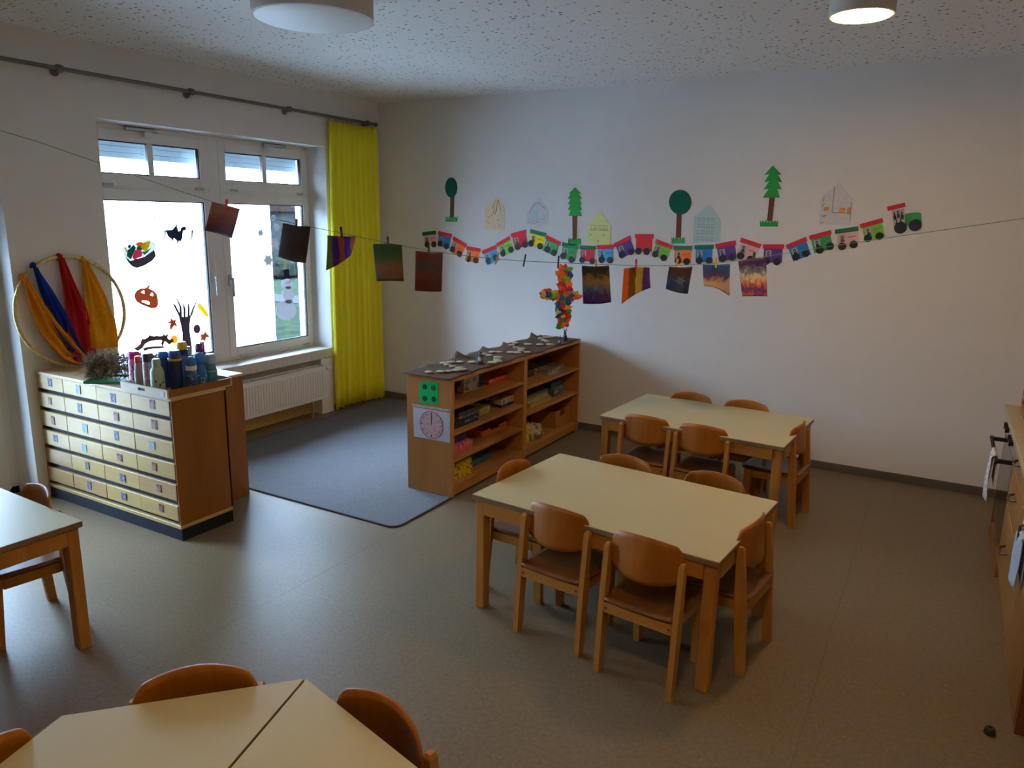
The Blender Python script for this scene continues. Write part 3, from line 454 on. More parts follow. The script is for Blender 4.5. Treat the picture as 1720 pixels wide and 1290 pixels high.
for k in range(70):
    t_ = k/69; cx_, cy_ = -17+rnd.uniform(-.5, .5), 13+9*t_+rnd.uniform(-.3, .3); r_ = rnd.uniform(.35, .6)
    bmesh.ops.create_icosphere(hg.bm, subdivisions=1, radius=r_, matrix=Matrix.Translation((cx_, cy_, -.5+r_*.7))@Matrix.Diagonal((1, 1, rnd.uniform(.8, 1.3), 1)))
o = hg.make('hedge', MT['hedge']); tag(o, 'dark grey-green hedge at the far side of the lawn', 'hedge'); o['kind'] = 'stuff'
# ------------------------------------------------------------------ ceiling lamps
MT['drum'] = plain('white_lamp_drum', (.55, .50, .43), .7, .02)
MT['diffuser_off'] = plain('lamp_diffuser_unlit', (.80, .82, .82), .45, .01)
MT['diffuser_on'] = emitter('lamp_diffuser_lit', (1.0, .62, .24), LAMP_EMIT)
def ceiling_lamp(loc, r, hgt, lit, label):
    t = thing('ceiling_lamp', label, 'lamp', loc)
    b = MB(); z0 = -hgt
    b.lathe([(r*.80, 0), (r*.80, -.02), (r-.006, -.02), (r-.006, z0+.004)], 48)
    b.make('lamp_base', MT['white_frame'], t, 40)
    MB().lathe([(r, -.028), (r, z0), (r-.006, z0-.001), (r-.012, z0), (r-.012, -.028), (r, -.028)], 48).make('lamp_shade', MT['drum'], t, 40)
    MB().lathe([(0, z0+.010), (r-.0125, z0+.010), (r-.0125, z0-.001), (r*.97-.012, z0-.004), (0, z0-.005)], 48).make('lamp_diffuser', MT['diffuser_on' if lit else 'diffuser_off'], t, 30)
    return t
ceiling_lamp((2.165, -3.06, H), .285, .15, False, 'large white drum ceiling lamp, switched off')
ceiling_lamp((4.46, -1.945, H), .140, .135, True, 'small round drum ceiling lamp that is lit')
ceiling_lamp((4.46, -5.1, H), .140, .135, True, 'lit drum ceiling lamp added over the hexagon table, unseen above the picture')  # unseen lamp, added for warm light on the near tables
# ------------------------------------------------------------------ curtain rail and curtain
t = thing('curtain_rail', 'grey metal curtain rail running along the wall above the window', 'curtain rail', (.060, -2.2, 2.69))
MB().tube([(0, -3.9, 0), (0, 2.08, 0)], .0135, 12).make('rod', MT['rail'], t, 40)
MB().lathe([(0, 0), (.018, .003), (.02, .02), (.012, .035), (0, .038)], 14, (0, 2.08, 0), 'y').make('finial', MT['rail'], t, 40)
for y in (-3.081, -2.14, -1.202, -.22, -4.3):
    b = MB(); b.lathe([(.021, -.02), (.024, -.012), (.024, .012), (.021, .02)], 14, (0, y+2.2, 0), 'y'); b.tube([(0, y+2.2, -.012), (-.03, y+2.2, -.014), (-.059, y+2.2, -.014)], .009, 8)
    b.lathe([(.028, 0), (.028, .008), (.02, .012)], 14, (-.059, y+2.2, -.014), 'x'); b.make('bracket', MT['rail'], t, 40)
def curtain_f(u, v):
    z = .022+v*2.635; sp = 1-.06*(v)+.02*math.sin(v*PI)
    ph = u*9.0*2*PI
    amp = .026*(1-.30*v)+.006*math.sin(u*17)
    y = -.405+( -.365+.73*u)*(.95+.05*(1-v))*sp + .010*math.cos(ph*1.0+.7)*(1-v*.5)
    x = .046+amp*math.sin(ph)+.006*math.sin(u*23+v*2.2)*(1-v)
    return (x, y, z+.012*math.sin(u*5)*(1-v))
t = thing('curtain', 'long yellow pleated curtain hanging at the right of the window', 'curtain', (0, 0, 0))
o = MB().grid(curtain_f, 280, 16).make('curtain_cloth', MT['yellow'], t, 180); solidify(o, .0015)
for k in range(12):
    u = (k+.25)/9.0
    if u > 1: break
    p = curtain_f(u, 1.0)
    MB().tube([(.060+.017*math.cos(a), p[1], 2.676+.024*math.sin(a)) for a in [2*PI*i/14 for i in range(14)]], .0022, 6, True).make('curtain_ring', MT['rail'], t, 40)
# ------------------------------------------------------------------ radiator
t = thing('radiator', 'white ribbed panel radiator under the window sill', 'radiator', (.056, 0, 0))
y0, y1, z0, z1 = -2.55, -.925, .175, .484
b = MB()
b.box((.028, y0, z0), (.040, y1, z1), .004); b.make('front_panel', MT['rad'], t)
n = 52; step = (y1-y0-.06)/n
for k in range(n):
    ya = y0+.03+k*step
    MB().hexa([(.040, ya+.004, z0+.03), (.040, ya+step-.004, z0+.03), (.047, ya+step*.68, z0+.034), (.047, ya+step*.32, z0+.034),
               (.040, ya+.004, z1-.035), (.040, ya+step-.004, z1-.035), (.047, ya+step*.68, z1-.039), (.047, ya+step*.32, z1-.039)]).make('rib', MT['rad'], t)
MB().box((-.055, y0, z0), (-.043, y1, z1), .004).make('back_panel', MT['rad'], t)
b = MB(); b.box((-.043, y0, z1-.012), (.028, y0+.004, z1)); 
for k in range(60): b.box((-.043, y0+.01+k*.0266, z1-.008), (.028, y0+.022+k*.0266, z1-.004))
b.box((-.043, y1-.006, z0), (.028, y1, z1)); b.box((-.043, y0, z0), (.028, y0+.006, z1)); b.make('top_grille', MT['rad'], t)
b = MB(); b.tube([(-.01, y1-.03, .452), (-.01, y1+.02, .452)], .011, 8)
b.make('pipe', MT['metal'], t, 40)
MB().lathe([(.015, 0), (.019, .004), (.022, .02), (.022, .05), (.017, .058), (0, .06)], 16, (.03, y1+.012, .455), 'y').make('thermostat_valve', MT['white_frame'], t, 40)
b = MB(); b.tube([(.005, -1.075, .0), (.005, -1.075, .18)], .014, 10); b.make('pipe', MT['metal'], t, 40)
for y in (-2.3, -1.2): MB().box((-.14, y, .2), (-.055, y+.04, .46)).make('wall_bracket', MT['rad'], t)
# ------------------------------------------------------------------ carpet
t = thing('carpet', 'large grey-blue carpet with dark bound edge under the shelf and radiator', 'carpet', (0, 0, 0))
def rug_outline(inset):
    x0, x1, ya, yb, r = .13+inset, 2.262-inset, -2.632+inset, -.07-inset, .07
    p = []
    for cx_, cy_, a0 in ((x1-r, yb-r, 0), (x0+r, yb-r, PI/2), (x0+r, ya+r, PI), (x1-r, ya+r, 1.5*PI)):
        p += [(cx_+r*math.cos(a0+k*PI/10), cy_+r*math.sin(a0+k*PI/10)) for k in range(6)]
    return p
MB().prism(rug_outline(.010), XY(0), 0, .009).make('carpet_pile', MT['rug'], t)
MB().prism(rug_outline(0), XY(0), 0, .0085, [rug_outline(.0098)]).make('carpet_binding', MT['rugedge'], t)
# ------------------------------------------------------------------ drawer cabinet
CX0, CX1, CF, CBK, CT = .004, 1.345, -3.41, -3.05, .842
t = thing('drawer_cabinet', 'wooden cabinet of twenty-four small birch drawers on a dark plinth', 'cabinet', (0, 0, 0))
MB().box((CX0+.012, CF+.02, .094), (CX1-.012, CBK+.012, .82)).make('carcass', MT['dark'], t)
MB().box((CX1-.012, CF-.001, .072), (CX1, CBK, .823), .002).make('side_panel', MT['cab'], t)
MB().box((CX0, CF+.004, .072), (CX0+.012, CBK, .823), .002).make('side_panel', MT['cab'], t)
MB().box((CX0, CBK-.012, .072), (CX1, CBK, .823), .001).make('back_panel', MT['cab'], t)
MB().box((CX0, CF-.006, .823), (CX1+.006, CBK, CT), .003).make('cabinet_top', MT['cabtop'], t)
MB().box((CX0, CF-.004, .072), (CX1+.002, CBK, .094), .002).make('base_strip', MT['birch'], t)
MB().box((CX0+.01, CF+.002, .0), (CX1+.001, CBK-.004, .072), .002).make('plinth', MT['dark'], t)
rows = [(.736, .823), (.616, .709), (.490, .588), (.366, .462), (.242, .338), (.119, .211)]
cols = [(.018, .308), (.311, .655), (.658, .991), (.994, 1.331)]
MT['photo'] = [painting('small_photo_'+str(k), c, 'noise', 1.7, 0, k*1.3) for k, c in enumerate([[(.42, .45, .5), (.03, .04, .09), (.30, .33, .42), (.05, .05, .08)], [(.35, .30, .29), (.05, .03, .04), (.28, .10, .08), (.40, .36, .34)], [(.34, .44, .48), (.20, .30, .36), (.42, .5, .52), (.15, .2, .26)]])]
rr = random.Random(11)
kinds = [[0, 2, 0, 1], [1, 0, 1, 1], [1, 2, 0, 2], [0, 2, 1, 1], [-1, 0, 0, 1], [-1, 0, 0, 1]]
for i, (za, zb) in enumerate(rows):
    for j, (xa, xb) in enumerate(cols):
        d = MB().box((xa, CF-.004+rr.uniform(-.0015, .0015), za), (xb, CF+.018, zb), .002).make('drawer', MT['birch2' if (i, j) in ((4, 0), (5, 0), (4, 3), (5, 1)) else 'birch'], t)
        if kinds[i][j] >= 0:
            xc = (xa+xb)/2+rr.uniform(-.015, .025); zc = (za+zb)/2+rr.uniform(-.004, .008); w_, h_ = rr.uniform(.034, .05), rr.uniform(.042, .058)
            MB().box((xc-w_/2, CF-.0075, zc-h_/2), (xc+w_/2, CF-.0045, zc+h_/2)).make('photo_sticker', MT['photo'][kinds[i][j]], d)
t = thing('low_cabinet', 'plain amber wooden cabinet standing behind the drawer cabinet', 'cabinet', (0, 0, 0))
MB().box((.30, -3.040, 0), (1.072, -2.69, .812), .003).make('cabinet_body', MT['cab'], t)
MB().box((.298, -3.042, .812), (1.076, -2.688, .830), .003).make('cabinet_top', MT['cabtop'], t)
# ------------------------------------------------------------------ hoop with four cloths
HY, HZ, HR = -3.150, 1.197, .352
lean = lambda z: .07-.055*(z-.842)/.70
t = thing('hoop', 'golden ribbon-wrapped gymnastics hoop leaning on the wall', 'hoop', (0, 0, 0))
MT['gold'] = plain('gold_ribbon', (.62, .47, .17), .4, .35, 60, metal=.25)
hp = [(lean(HZ+HR*math.sin(a)), HY+HR*math.cos(a), HZ+HR*math.sin(a)) for a in [2*PI*k/72 for k in range(72)]]
MB().tube(hp, [.0105+.0014*(k % 3 == 0) for k in range(72)], 10, True).make('hoop_ring', MT['gold'], t, 60)
def cloth(name, label, col, path, widths, seed):
    fm = fabric('cloth_'+name, col, .35, 60, .1)
    t = thing(name, label, 'cloth', (0, 0, 0), 0, 'coloured cloths tied to the hoop')
    rn = random.Random(seed); N = len(path)
    def at_(s):
        q = s*(N-1); i = min(int(q), N-2); f = q-i; f = f*f*(3-2*f)*.35+f*.65
        return (path[i][0]*(1-f)+path[i+1][0]*f, path[i][1]*(1-f)+path[i+1][1]*f, widths[i]*(1-f)+widths[i+1]*f)
    def f(u, v):
        y, z, wd = at_(v)
        a, b = at_(max(0, v-.03)), at_(min(1, v+.03)); dy, dz = b[0]-a[0], b[1]-a[1]; L = math.hypot(dy, dz) or 1
        ny, nz = -dz/L, dy/L
        s = (u-.5)*wd
        x = lean(z)+.028+.014*math.sin(u*PI*5+seed)*min(1, wd/.1)+.01*math.sin(u*9+v*7+seed)
        return (x, y+ny*s, max(.852, z+nz*s))
    o = MB().grid(f, 26, 30).make('cloth_drape', fm, t, 180); solidify(o, .0015)
    y, z, wd = at_(0.0)
    k = MB()
    def g(u, v):
        a = 2*PI*u; b_ = PI*(v-.5); r = .017*(1+.25*math.sin(5*a+seed))
        return (lean(z)+r*math.cos(b_)*math.cos(a), y+r*1.1*math.cos(b_)*math.sin(a), z+.008+r*1.25*math.sin(b_))
    k.grid(g, 16, 8).make('knot', fm, t, 60)
cloth('amber_cloth', 'orange cloth tied lowest at the left of the hoop', (.78, .30, .012), [(-3.425, 1.425), (-3.39, 1.30), (-3.33, 1.12), (-3.23, .95), (-3.13, .868)], [.03, .09, .13, .13, .07], 1)
cloth('blue_cloth', 'blue cloth tied between the orange and the red cloth', (.015, .06, .42), [(-3.352, 1.488), (-3.31, 1.34), (-3.24, 1.12), (-3.18, .95), (-3.12, .868)], [.03, .08, .11, .09, .05], 2)
cloth('red_cloth', 'red cloth hanging from the top of the hoop', (.50, .02, .02), [(-3.185, 1.538), (-3.165, 1.38), (-3.14, 1.18), (-3.14, 1.0), (-3.15, .875)], [.04, .07, .14, .19, .20], 3)
cloth('golden_cloth', 'golden yellow cloth hanging right of the red one, its end spread wide', (.80, .38, .02), [(-3.04, 1.515), (-3.025, 1.40), (-3.0, 1.24), (-2.99, 1.08), (-3.0, .94)], [.03, .08, .15, .20, .19], 4)
# ------------------------------------------------------------------ hay nest on a green tray
NR = math.radians(33)
NC = (.735, -3.27)
t = thing('green_tray', 'flat green tray under the hay nest', 'tray', (NC[0], NC[1], CT), NR)
MT['greenp'] = plain('green_plastic', (.01, .25, .07), .4, .05)
b = MB(); b.box((-.20, -.105, .001), (.20, .105, .006), .002); b.make('tray_base', MT['greenp'], t)
b = MB()
for q in (((-.20, -.105, .006), (.20, -.099, .016)), ((-.20, .099, .006), (.20, .105, .016)), ((-.20, -.099, .006), (-.194, .099, .016)), ((.194, -.099, .006), (.20, .099, .016))): b.box(*q)
b.make('tray_rim', MT['greenp'], t)
rn = random.Random(5); V = []; F = []
def blade(p, d, L, wd, curl):
    d = d.normalized(); s = d.cross(Vector((rn.uniform(-1, 1), rn.uniform(-1, 1), rn.uniform(-1, 1)))).normalized()*wd; c = Vector((rn.uniform(-1, 1), rn.uniform(-1, 1), rn.uniform(-.6, .4)))*curl
    i0 = len(V)
    for k in range(4):
        q = p+d*L*(k/3)+c*(k/3)**2; ww = 1-k/3*.75
        for e in (-1, 1):
            r_ = q+s*ww*e; r_.z = max(r_.z, .012); V.append(r_)
    for k in range(3): a = i0+2*k; F.append((a, a+1, a+3, a+2))
for k in range(4600):
    fx, fy = rn.uniform(-1, 1), rn.uniform(-1, 1)
    if rn.random() < .5: fx = math.copysign(rn.uniform(.75, 1), fx)
    elif rn.random() < .6: fy = math.copysign(rn.uniform(.7, 1), fy)
    p = Vector((.185*fx, .088*fy*(1-.25*fx*fx), .014+.14*rn.random()**.75*(1-.22*fx*fx)))
    d = Vector((fx*rn.uniform(-.3, .8)+rn.uniform(-.4, .4), fy*rn.uniform(-.2, .8)+rn.uniform(-.3, .3), rn.uniform(-.6, .7)))
    blade(p, d, rn.uniform(.025, .06), rn.uniform(.0014, .003), .03)
for k in range(90):
    p = Vector((rn.uniform(-.18, -.08), rn.uniform(-.06, .06), rn.uniform(.06, .13))); blade(p, Vector((-.6+rn.uniform(-.4, .4), rn.uniform(-.4, .4), rn.uniform(.3, 1))), rn.uniform(.07, .13), .0013, .05)
me = bpy.data.meshes.new('hay_nest'); me.from_pydata([tuple(v) for v in V], [], F); me.materials.append(straw_mat())
o = link('hay_nest', me, None, (NC[0], NC[1], CT+.006), (0, 0, NR)); tag(o, 'tangled nest of dry grey-brown hay on the green tray', 'nest'); o['kind'] = 'stuff'
# ------------------------------------------------------------------ bottle tray and bottles
MT['traywood'] = wood('pale_tray_wood', (.50, .38, .25), (.62, .50, .35), 0, .45, 24, 2)
t = thing('bottle_tray', 'shallow wooden tray with a slotted grip, full of drinking bottles', 'tray', (0, 0, 0))
TX0, TX1, TY0, TY1, TZ, TH = .938, 1.352, -3.425, -3.015, CT, .05
MB().box((TX0, TY0, TZ), (TX1, TY1, TZ+.006)).make('tray_bottom', MT['traywood'], t)
b = MB(); gx = TX0+.19
b.box((TX0, TY0-.010, TZ), (gx-.030, TY0, TZ+TH)); b.box((gx+.030, TY0-.010, TZ), (TX1, TY0, TZ+TH)); b.box((gx-.030, TY0-.010, TZ), (gx+.030, TY0, TZ+.020)); b.box((gx-.030, TY0-.010, TZ+.036), (gx+.030, TY0, TZ+TH))
b.make('front_board', MT['traywood'], t)
MB().box((gx-.029, TY0-.004, TZ+.021), (gx+.029, TY0-.001, TZ+.035)).make('grip_slot', MT['black'], t)
MB().box((TX1-.062, TY0-.0115, TZ+.012), (TX1-.022, TY0-.0102, TZ+.038)).make('label', MT['white'], t)
MB().box((TX0, TY1, TZ), (TX1, TY1+.010, TZ+TH)).make('back_board', MT['traywood'], t)
MB().box((TX0, TY0, TZ+.006), (TX0+.009, TY1, TZ+TH-.004)).make('side_board', MT['traywood'], t)
MB().box((TX1-.009, TY0, TZ+.006), (TX1, TY1, TZ+TH-.004)).make('side_board', MT['cab'], t)
def bottle(x, y, r, top, body, cap, label, prof='straight', band=None, cap_h=.045, cap_r=.8, strap=None):
    z0 = TZ+.0065; h = top-z0
    t = thing('drinking_bottle', label, 'bottle', (x, y, z0), 0, 'drinking bottles in the tray')
    hb = h-cap_h
    if prof == 'straight': p = [(0, 0), (r*.92, 0), (r, .006), (r, hb-.014), (r*.9, hb-.004), (r*.8, hb)]
    elif prof == 'round': p = [(0, 0), (r*.8, 0), (r*.95, .01), (r, .03), (r*.93, hb*.45), (r, hb*.75), (r*.93, hb*.9), (r*.72, hb)]
    else: p = [(0, 0), (r*.92, 0), (r, .006), (r, hb*.62), (r*.85, hb*.8), (r*.62, hb)]
    p.append((0, hb))
    MB().lathe(p, 20).make('bottle_body', body, t, 50)
    c = r*cap_r
    if prof == 'dome': q = [(0, hb), (c*1.15, hb), (c*1.15, hb+cap_h*.35), (c*.95, hb+cap_h*.7), (c*.5, hb+cap_h*.95), (0, hb+cap_h)]
    else: q = [(0, hb), (c, hb), (c*1.03, hb+.004), (c*1.0, hb+cap_h*.75), (c*.8, hb+cap_h*.97), (c*.4, hb+cap_h), (0, hb+cap_h)]
    MB().lathe(q, 20).make('bottle_cap', cap, t, 50)
    if band is not None:
        m_, f0, f1 = band; MB().lathe([(r*1.015, hb*f0), (r*1.02, hb*f0+.001), (r*1.02, hb*f1-.001), (r*1.015, hb*f1)], 20).make('printed_band', m_, t, 40)
    if strap is not None:
        MB().tube([(c*.9, -c*.3, hb), (c*1.5, -c*.4, hb+cap_h*.5), (c*1.2, 0, hb+cap_h*1.15), (c*.3, c*.2, hb+cap_h*1.1), (-c*.4, c*.3, hb+cap_h*.8)], .006, 8).make('carry_strap', strap, t, 60)
pv = lambda n_, c, rough=.35: plain(n_, c, rough, .06, 15, spec=.5)
Pk, Mg, Gy, Rd, Mv, Bn, Mint, Navy, Blue, Teal, Tq, Yl, Pu, Gn = (pv('pink_bottle', (.72, .28, .42)), pv('magenta_cap', (.50, .01, .22)), pv('grey_green_bottle', (.34, .38, .36), .3), pv('coral_collar', (.66, .09, .05)), pv('mauve_bottle', (.38, .22, .25)), pv('brown_cap', (.05, .025, .03), .2),
    pv('mint_bottle', (.42, .55, .46)), pv('navy_bottle', (.012, .03, .10)), pv('blue_bottle', (.02, .16, .42)), pv('teal_bottle', (.05, .28, .33)), pv('turquoise_cap', (.30, .62, .66)), pv('yellow_cap', (.72, .46, .02)), pv('purple_bottle', (.10, .05, .16)), pv('grey_green_cap', (.30, .36, .35)))
pr = lambda n_, g, d, s=90: speckle(n_, g, d, s, .45, .35)
bottle(.982, -3.365, .034, 1.060, Pk, Mg, 'pink drinking bottle with a magenta cap, leftmost in the tray', 'straight', (pr('pink_print', (.72, .28, .42), [(.2, .05, .12), (.8, .6, .65)]), .2, .8), .042, .95)
bottle(1.050, -3.390, .024, 1.045, Gy, Rd, 'slim grey-green bottle with a coral collar', 'neck', None, .040, .72)
bottle(1.122, -3.375, .032, 1.068, Mv, Bn, 'mauve bottle with a dark brown cap', 'straight', (pr('mauve_print', (.38, .22, .25), [(.55, .30, .08), (.3, .15, .2)]), .15, .7), .048, .95)
bottle(1.205, -3.383, .037, 1.046, Mint, Mint, 'mint green waisted bottle with a rounded cap at the front of the tray', 'round', (pr('mint_print', (.42, .55, .46), [(.08, .1, .1), (.42, .55, .46), (.42, .55, .46)], 75), .25, .6), .050, .62)
bottle(1.245, -3.295, .036, 1.085, Navy, pv('deep_blue_cap', (.03, .09, .30)), 'tall navy bottle with a blue lid and a yellow ring', 'straight', (Yl, .93, .99), .045, .9)
bottle(1.300, -3.235, .031, 1.045, pr('blue_print', (.03, .14, .32), [(.02, .05, .12), (.35, .26, .22), (.06, .22, .34)], 120), pv('blue_cap', (.03, .20, .50)), 'blue patterned bottle with a white band under its blue cap', 'dome', (MT['white'], .80, .96), .046, .84)
bottle(1.262, -3.150, .036, 1.052, Blue, Blue, 'plain blue bottle with a domed flip top', 'dome', (pr('blue_dots', (.02, .18, .44), [(.02, .18, .44), (.02, .18, .44), (.5, .6, .7)], 110), .1, .6), .060, .9)
bottle(1.245, -3.062, .035, 1.030, Teal, Tq, 'teal bottle with a turquoise shoulder at the right end of the tray', 'neck', (Tq, .62, .66), .055, .9)
bottle(1.100, -3.265, .030, 1.060, Navy, Blue, 'dark blue bottle standing behind the mauve one', 'straight', None, .04, .9)
bottle(1.135, -3.165, .032, 1.105, Navy, Yl, 'tall dark bottle with a yellow and black cap at the back of the tray', 'straight', (pv('black_ring', (.02, .02, .02)), .93, .99), .045, .9)
bottle(1.165, -3.065, .033, 1.085, Pu, pv('dark_red_cap', (.12, .03, .06)), 'purple bottle with a pink carry strap', 'straight', (pv('lilac_band', (.35, .3, .42)), .82, .90), .050, .8, Mg)
bottle(1.045, -3.07, .032, 1.055, Gn, Gn, 'grey-green capped bottle behind the others', 'straight', None, .05, .9)
bottle(1.196, -3.215, .029, 1.035, Blue, pv('violet_cap', (.10, .08, .25)), 'short blue bottle with a violet cap in the middle of the tray', 'straight', None, .04, .9)
# ------------------------------------------------------------------ shelf units
SX0, SX1, SZ = 1.900, 2.270, .0095
def shelf_unit(y0, y1, levels, label):
    t = thing('shelf_unit', label, 'shelf', (0, 0, SZ), 0, None)
    top = .818-SZ
    MB().box((SX0, y0, 0), (SX1, y0+.024, top-.022), .001).make('side_panel', MT['shelfw'], t)
    MB().box((SX0, y1-.024, 0), (SX1, y1, top-.022), .001).make('side_panel', MT['shelfw'], t)
    MB().box((SX0, y0, top-.022), (SX1, y1, top), .001).make('shelf_top', MT['shelfh'], t)
    MB().box((SX0+.004, y0+.024, .0), (SX0+.014, y1-.024, top-.022)).make('back_panel', MT['shelfw'], t)
    MB().box((SX1-.026, y0+.024, .006), (SX1-.008, y1-.024, .06)).make('kick_board', MT['shelfw'], t)
    for z in levels: MB().box((SX0+.014, y0+.024, z-SZ-.02), (SX1-.004, y1-.024, z-SZ), .001).make('shelf_board', MT['shelfh'], t)
    return t
shelf_unit(-2.040, -1.057, (.630, .450, .265, .080), 'front wooden shelf unit with four compartments of games and a paper clock on its end')
shelf_unit(-1.055, -.072, (.575, .362, .080), 'rear wooden shelf unit with three compartments, against the wall')
# runner of felt on both units
def felt(u, v):
    y = -2.075+2.02*u; x = SX0-.035+.40*v
    ed = (abs(v-.5)*2)**8
    x += .012*math.sin(u*23)*ed+.008*math.sin(u*51+1)*ed
    pk = sum(a*math.exp(-((u-c)/.018)**2) for c, a in ((.335, .045), (.52, .03), (.68, .022), (.90, .05), (.15, .012)))*max(0, 1-v*3.2)
    z = .8225+.0007*math.sin(u*37+v*5)+.0006*math.sin(v*14)+pk
    if v < .06: z += .004
    if x < SX0-.01: z -= .003
    return (x, y, z)
o = MB().grid(felt, 150, 16).make('felt_runner', MT['felt'], None, 180); solidify(o, .003); tag(o, 'brown felt runner with uneven edge lying along the shelf tops', 'cloth')
me = MB().lathe([(0, 0), (.030, 0), (.032, .003), (.032, .007), (.029, .009), (0, .009)], 16)
def ORDN(n):
    a = ['', 'first', 'second', 'third', 'fourth', 'fifth', 'sixth', 'seventh', 'eighth', 'ninth', 'tenth', 'eleventh', 'twelfth', 'thirteenth', 'fourteenth', 'fifteenth', 'sixteenth', 'seventeenth', 'eighteenth', 'nineteenth']
    if n < 20: return a[n]
    return ['twentieth', 'thirtieth'][n//10-2] if n % 10 == 0 else ['twenty', 'thirty'][n//10-2]+'-'+a[n % 10]
disc0 = None; rd = random.Random(4)
for k, (x, y) in enumerate(DISCS):
    x = min(max(x, SX0+.03), SX1-.035)
    if disc0 is None:
        disc0 = me.make('wooden_disc', MT['disc'], None, 40); o = disc0
    else: o = disc0.copy(); COL.objects.link(o)
    o.location = (x, y, .8275); s = rd.uniform(.78, 1.12); o.scale = (s, s, 1); o.rotation_euler = (0, 0, rd.uniform(0, 6))
    tag(o, 'pale wooden disc on the felt runner, '+ORDN(sorted(DISCS, key=lambda q: q[1]).index((DISCS[k][0], DISCS[k][1]))+1)+' from the runner\'s near end', 'disc', 'wooden discs on the felt runner')
MT['figdark'] = plain('dark_figurine', (.035, .033, .035), .55, .3, 60); MT['figlight'] = plain('light_figurine_belly', (.42, .42, .40), .6, .1, 60)
def figurine(x, y, s, label, ears, light):
    t = thing('figurine', label, 'figurine', (x, y, .8265))
    MB().lathe([(0, 0), (.038*s, 0), (.038*s, .006), (0, .006)], 18).make('figurine_base', MT['figdark'], t, 40)
    MB().lathe([(0, .006), (.021*s, .008), (.024*s, .02*s), (.020*s, .045*s), (.012*s, .062*s), (.014*s, .070*s), (.015*s, .079*s), (.009*s, .090*s), (0, .094*s)], 16).make('figurine_body', MT['figdark'], t, 60)
    b = MB(); b.lathe([(0, 0), (.012*s, .006*s), (.015*s, .02*s), (.010*s, .038*s), (0, .044*s)], 12, (.008*s, -.011*s, .014*s)); b.make('figurine_belly', light, t, 60)
    for e in ears:
        MB().tube([(e*.006*s, 0, .088*s), (e*.012*s, .002, .104*s), (e*.016*s, .004, .122*s)], [.005*s, .0055*s, .002*s], 8).make('ear', MT['figdark'], t, 60)
    MB().tube([(.010*s, -.010*s, .078*s), (.016*s, -.020*s, .076*s)], [.004*s, .0012*s], 8).make('beak', MT['figlight'], t, 60)
figurine(FIGDISC[0][0], FIGDISC[0][1], .92, 'slim dark figurine with a pale front standing alone among the discs', (), MT['figlight'])
figurine(FIGDISC[1][0]-.01, FIGDISC[1][1], .62, 'small black and white figurine at the far end of the runner', (1,), MT['figlight'])
figurine(FIGDISC[2][0]-.015, FIGDISC[2][1], .85, 'dark long-eared figurine at the far end of the runner', (-1, 1), MT['figdark'])
# paper sheets on the end of the shelf
SF = lambda u, v, d: (u, -2.0402-d, v)
t = thing('dot_card', 'green card with four dark dots taped to the shelf end', 'card', (0, 0, 0))
MT['p_brightgreen'] = paper('paper_bright_green', (.01, .48, .13)); MT['p_darkgreen'] = paper('paper_dark_green', (.004, .10, .03))
MB().prism([(2.008, .776), (2.163, .785), (2.157, .634), (2.003, .625)], SF, 0, .0012).make('card', MT['p_brightgreen'], t)
for x, z in ((2.051, .742), (2.121, .744), (2.050, .663), (2.123, .667)): MB().lathe([(0, 0), (.0185, 0), (.0185, .0012), (0, .0012)], 20, (x, -2.0427, z), 'y').make('dot', MT['p_darkgreen'], t)
t = thing('paper_clock', 'white sheet with a pink clock face under the green dot card', 'poster', (0, 0, 0))
MT['pinkface'] = speckle('pink_clock_face', (.66, .44, .48), [(.66, .44, .48), (.62, .34, .40), (.7, .52, .55)], 90, .3, .8)
MB().prism([(1.952, .592), (2.2505, .592), (2.2505, .389), (1.956, .386)], SF, 0, .0012).make('sheet', paper('clock_sheet_white', (.62, .62, .70)), t)
cxx, czz, crr = 2.103, .489, .093
MB().lathe([(0, 0), (crr, 0), (crr, .001), (0, .001)], 48, (cxx, -2.0424, czz), 'y').make('clock_face', MT['pinkface'], t)
MB().tube([(cxx+crr*math.cos(2*PI*k/48), -2.0428, czz+crr*math.sin(2*PI*k/48)) for k in range(48)], .0012, 6, True).make('clock_outline', MT['black'], t)
for k in range(12):
    a = PI/2-k*PI/6
    MB().tube([(cxx+crr*.76*math.cos(a), -2.0428, czz+crr*.76*math.sin(a)), (cxx+crr*.90*math.cos(a), -2.0428, czz+crr*.90*math.sin(a))], .0016 if k % 3 else .0026, 6).make('hour_mark', MT['black'], t)
MB().tube([(cxx, -2.0432, czz), (cxx, -2.0432, czz+crr*.85)], .0016, 6).make('minute_hand', MT['black'], t)
MB().tube([(cxx, -2.0432, czz), (cxx-crr*.02, -2.0432, czz+crr*.5)], .002, 6).make('hour_hand', MT['black'], t)
MB().prism([(1.945, .612), (2.250, .615), (2.250, .600), (1.946, .597)], SF, 0, .0012).make('header_strip', speckle('header_strip_print', (.6, .58, .52), [(.6, .58, .52), (.25, .22, .2), (.6, .58, .52)], 220, .4, .8), t)
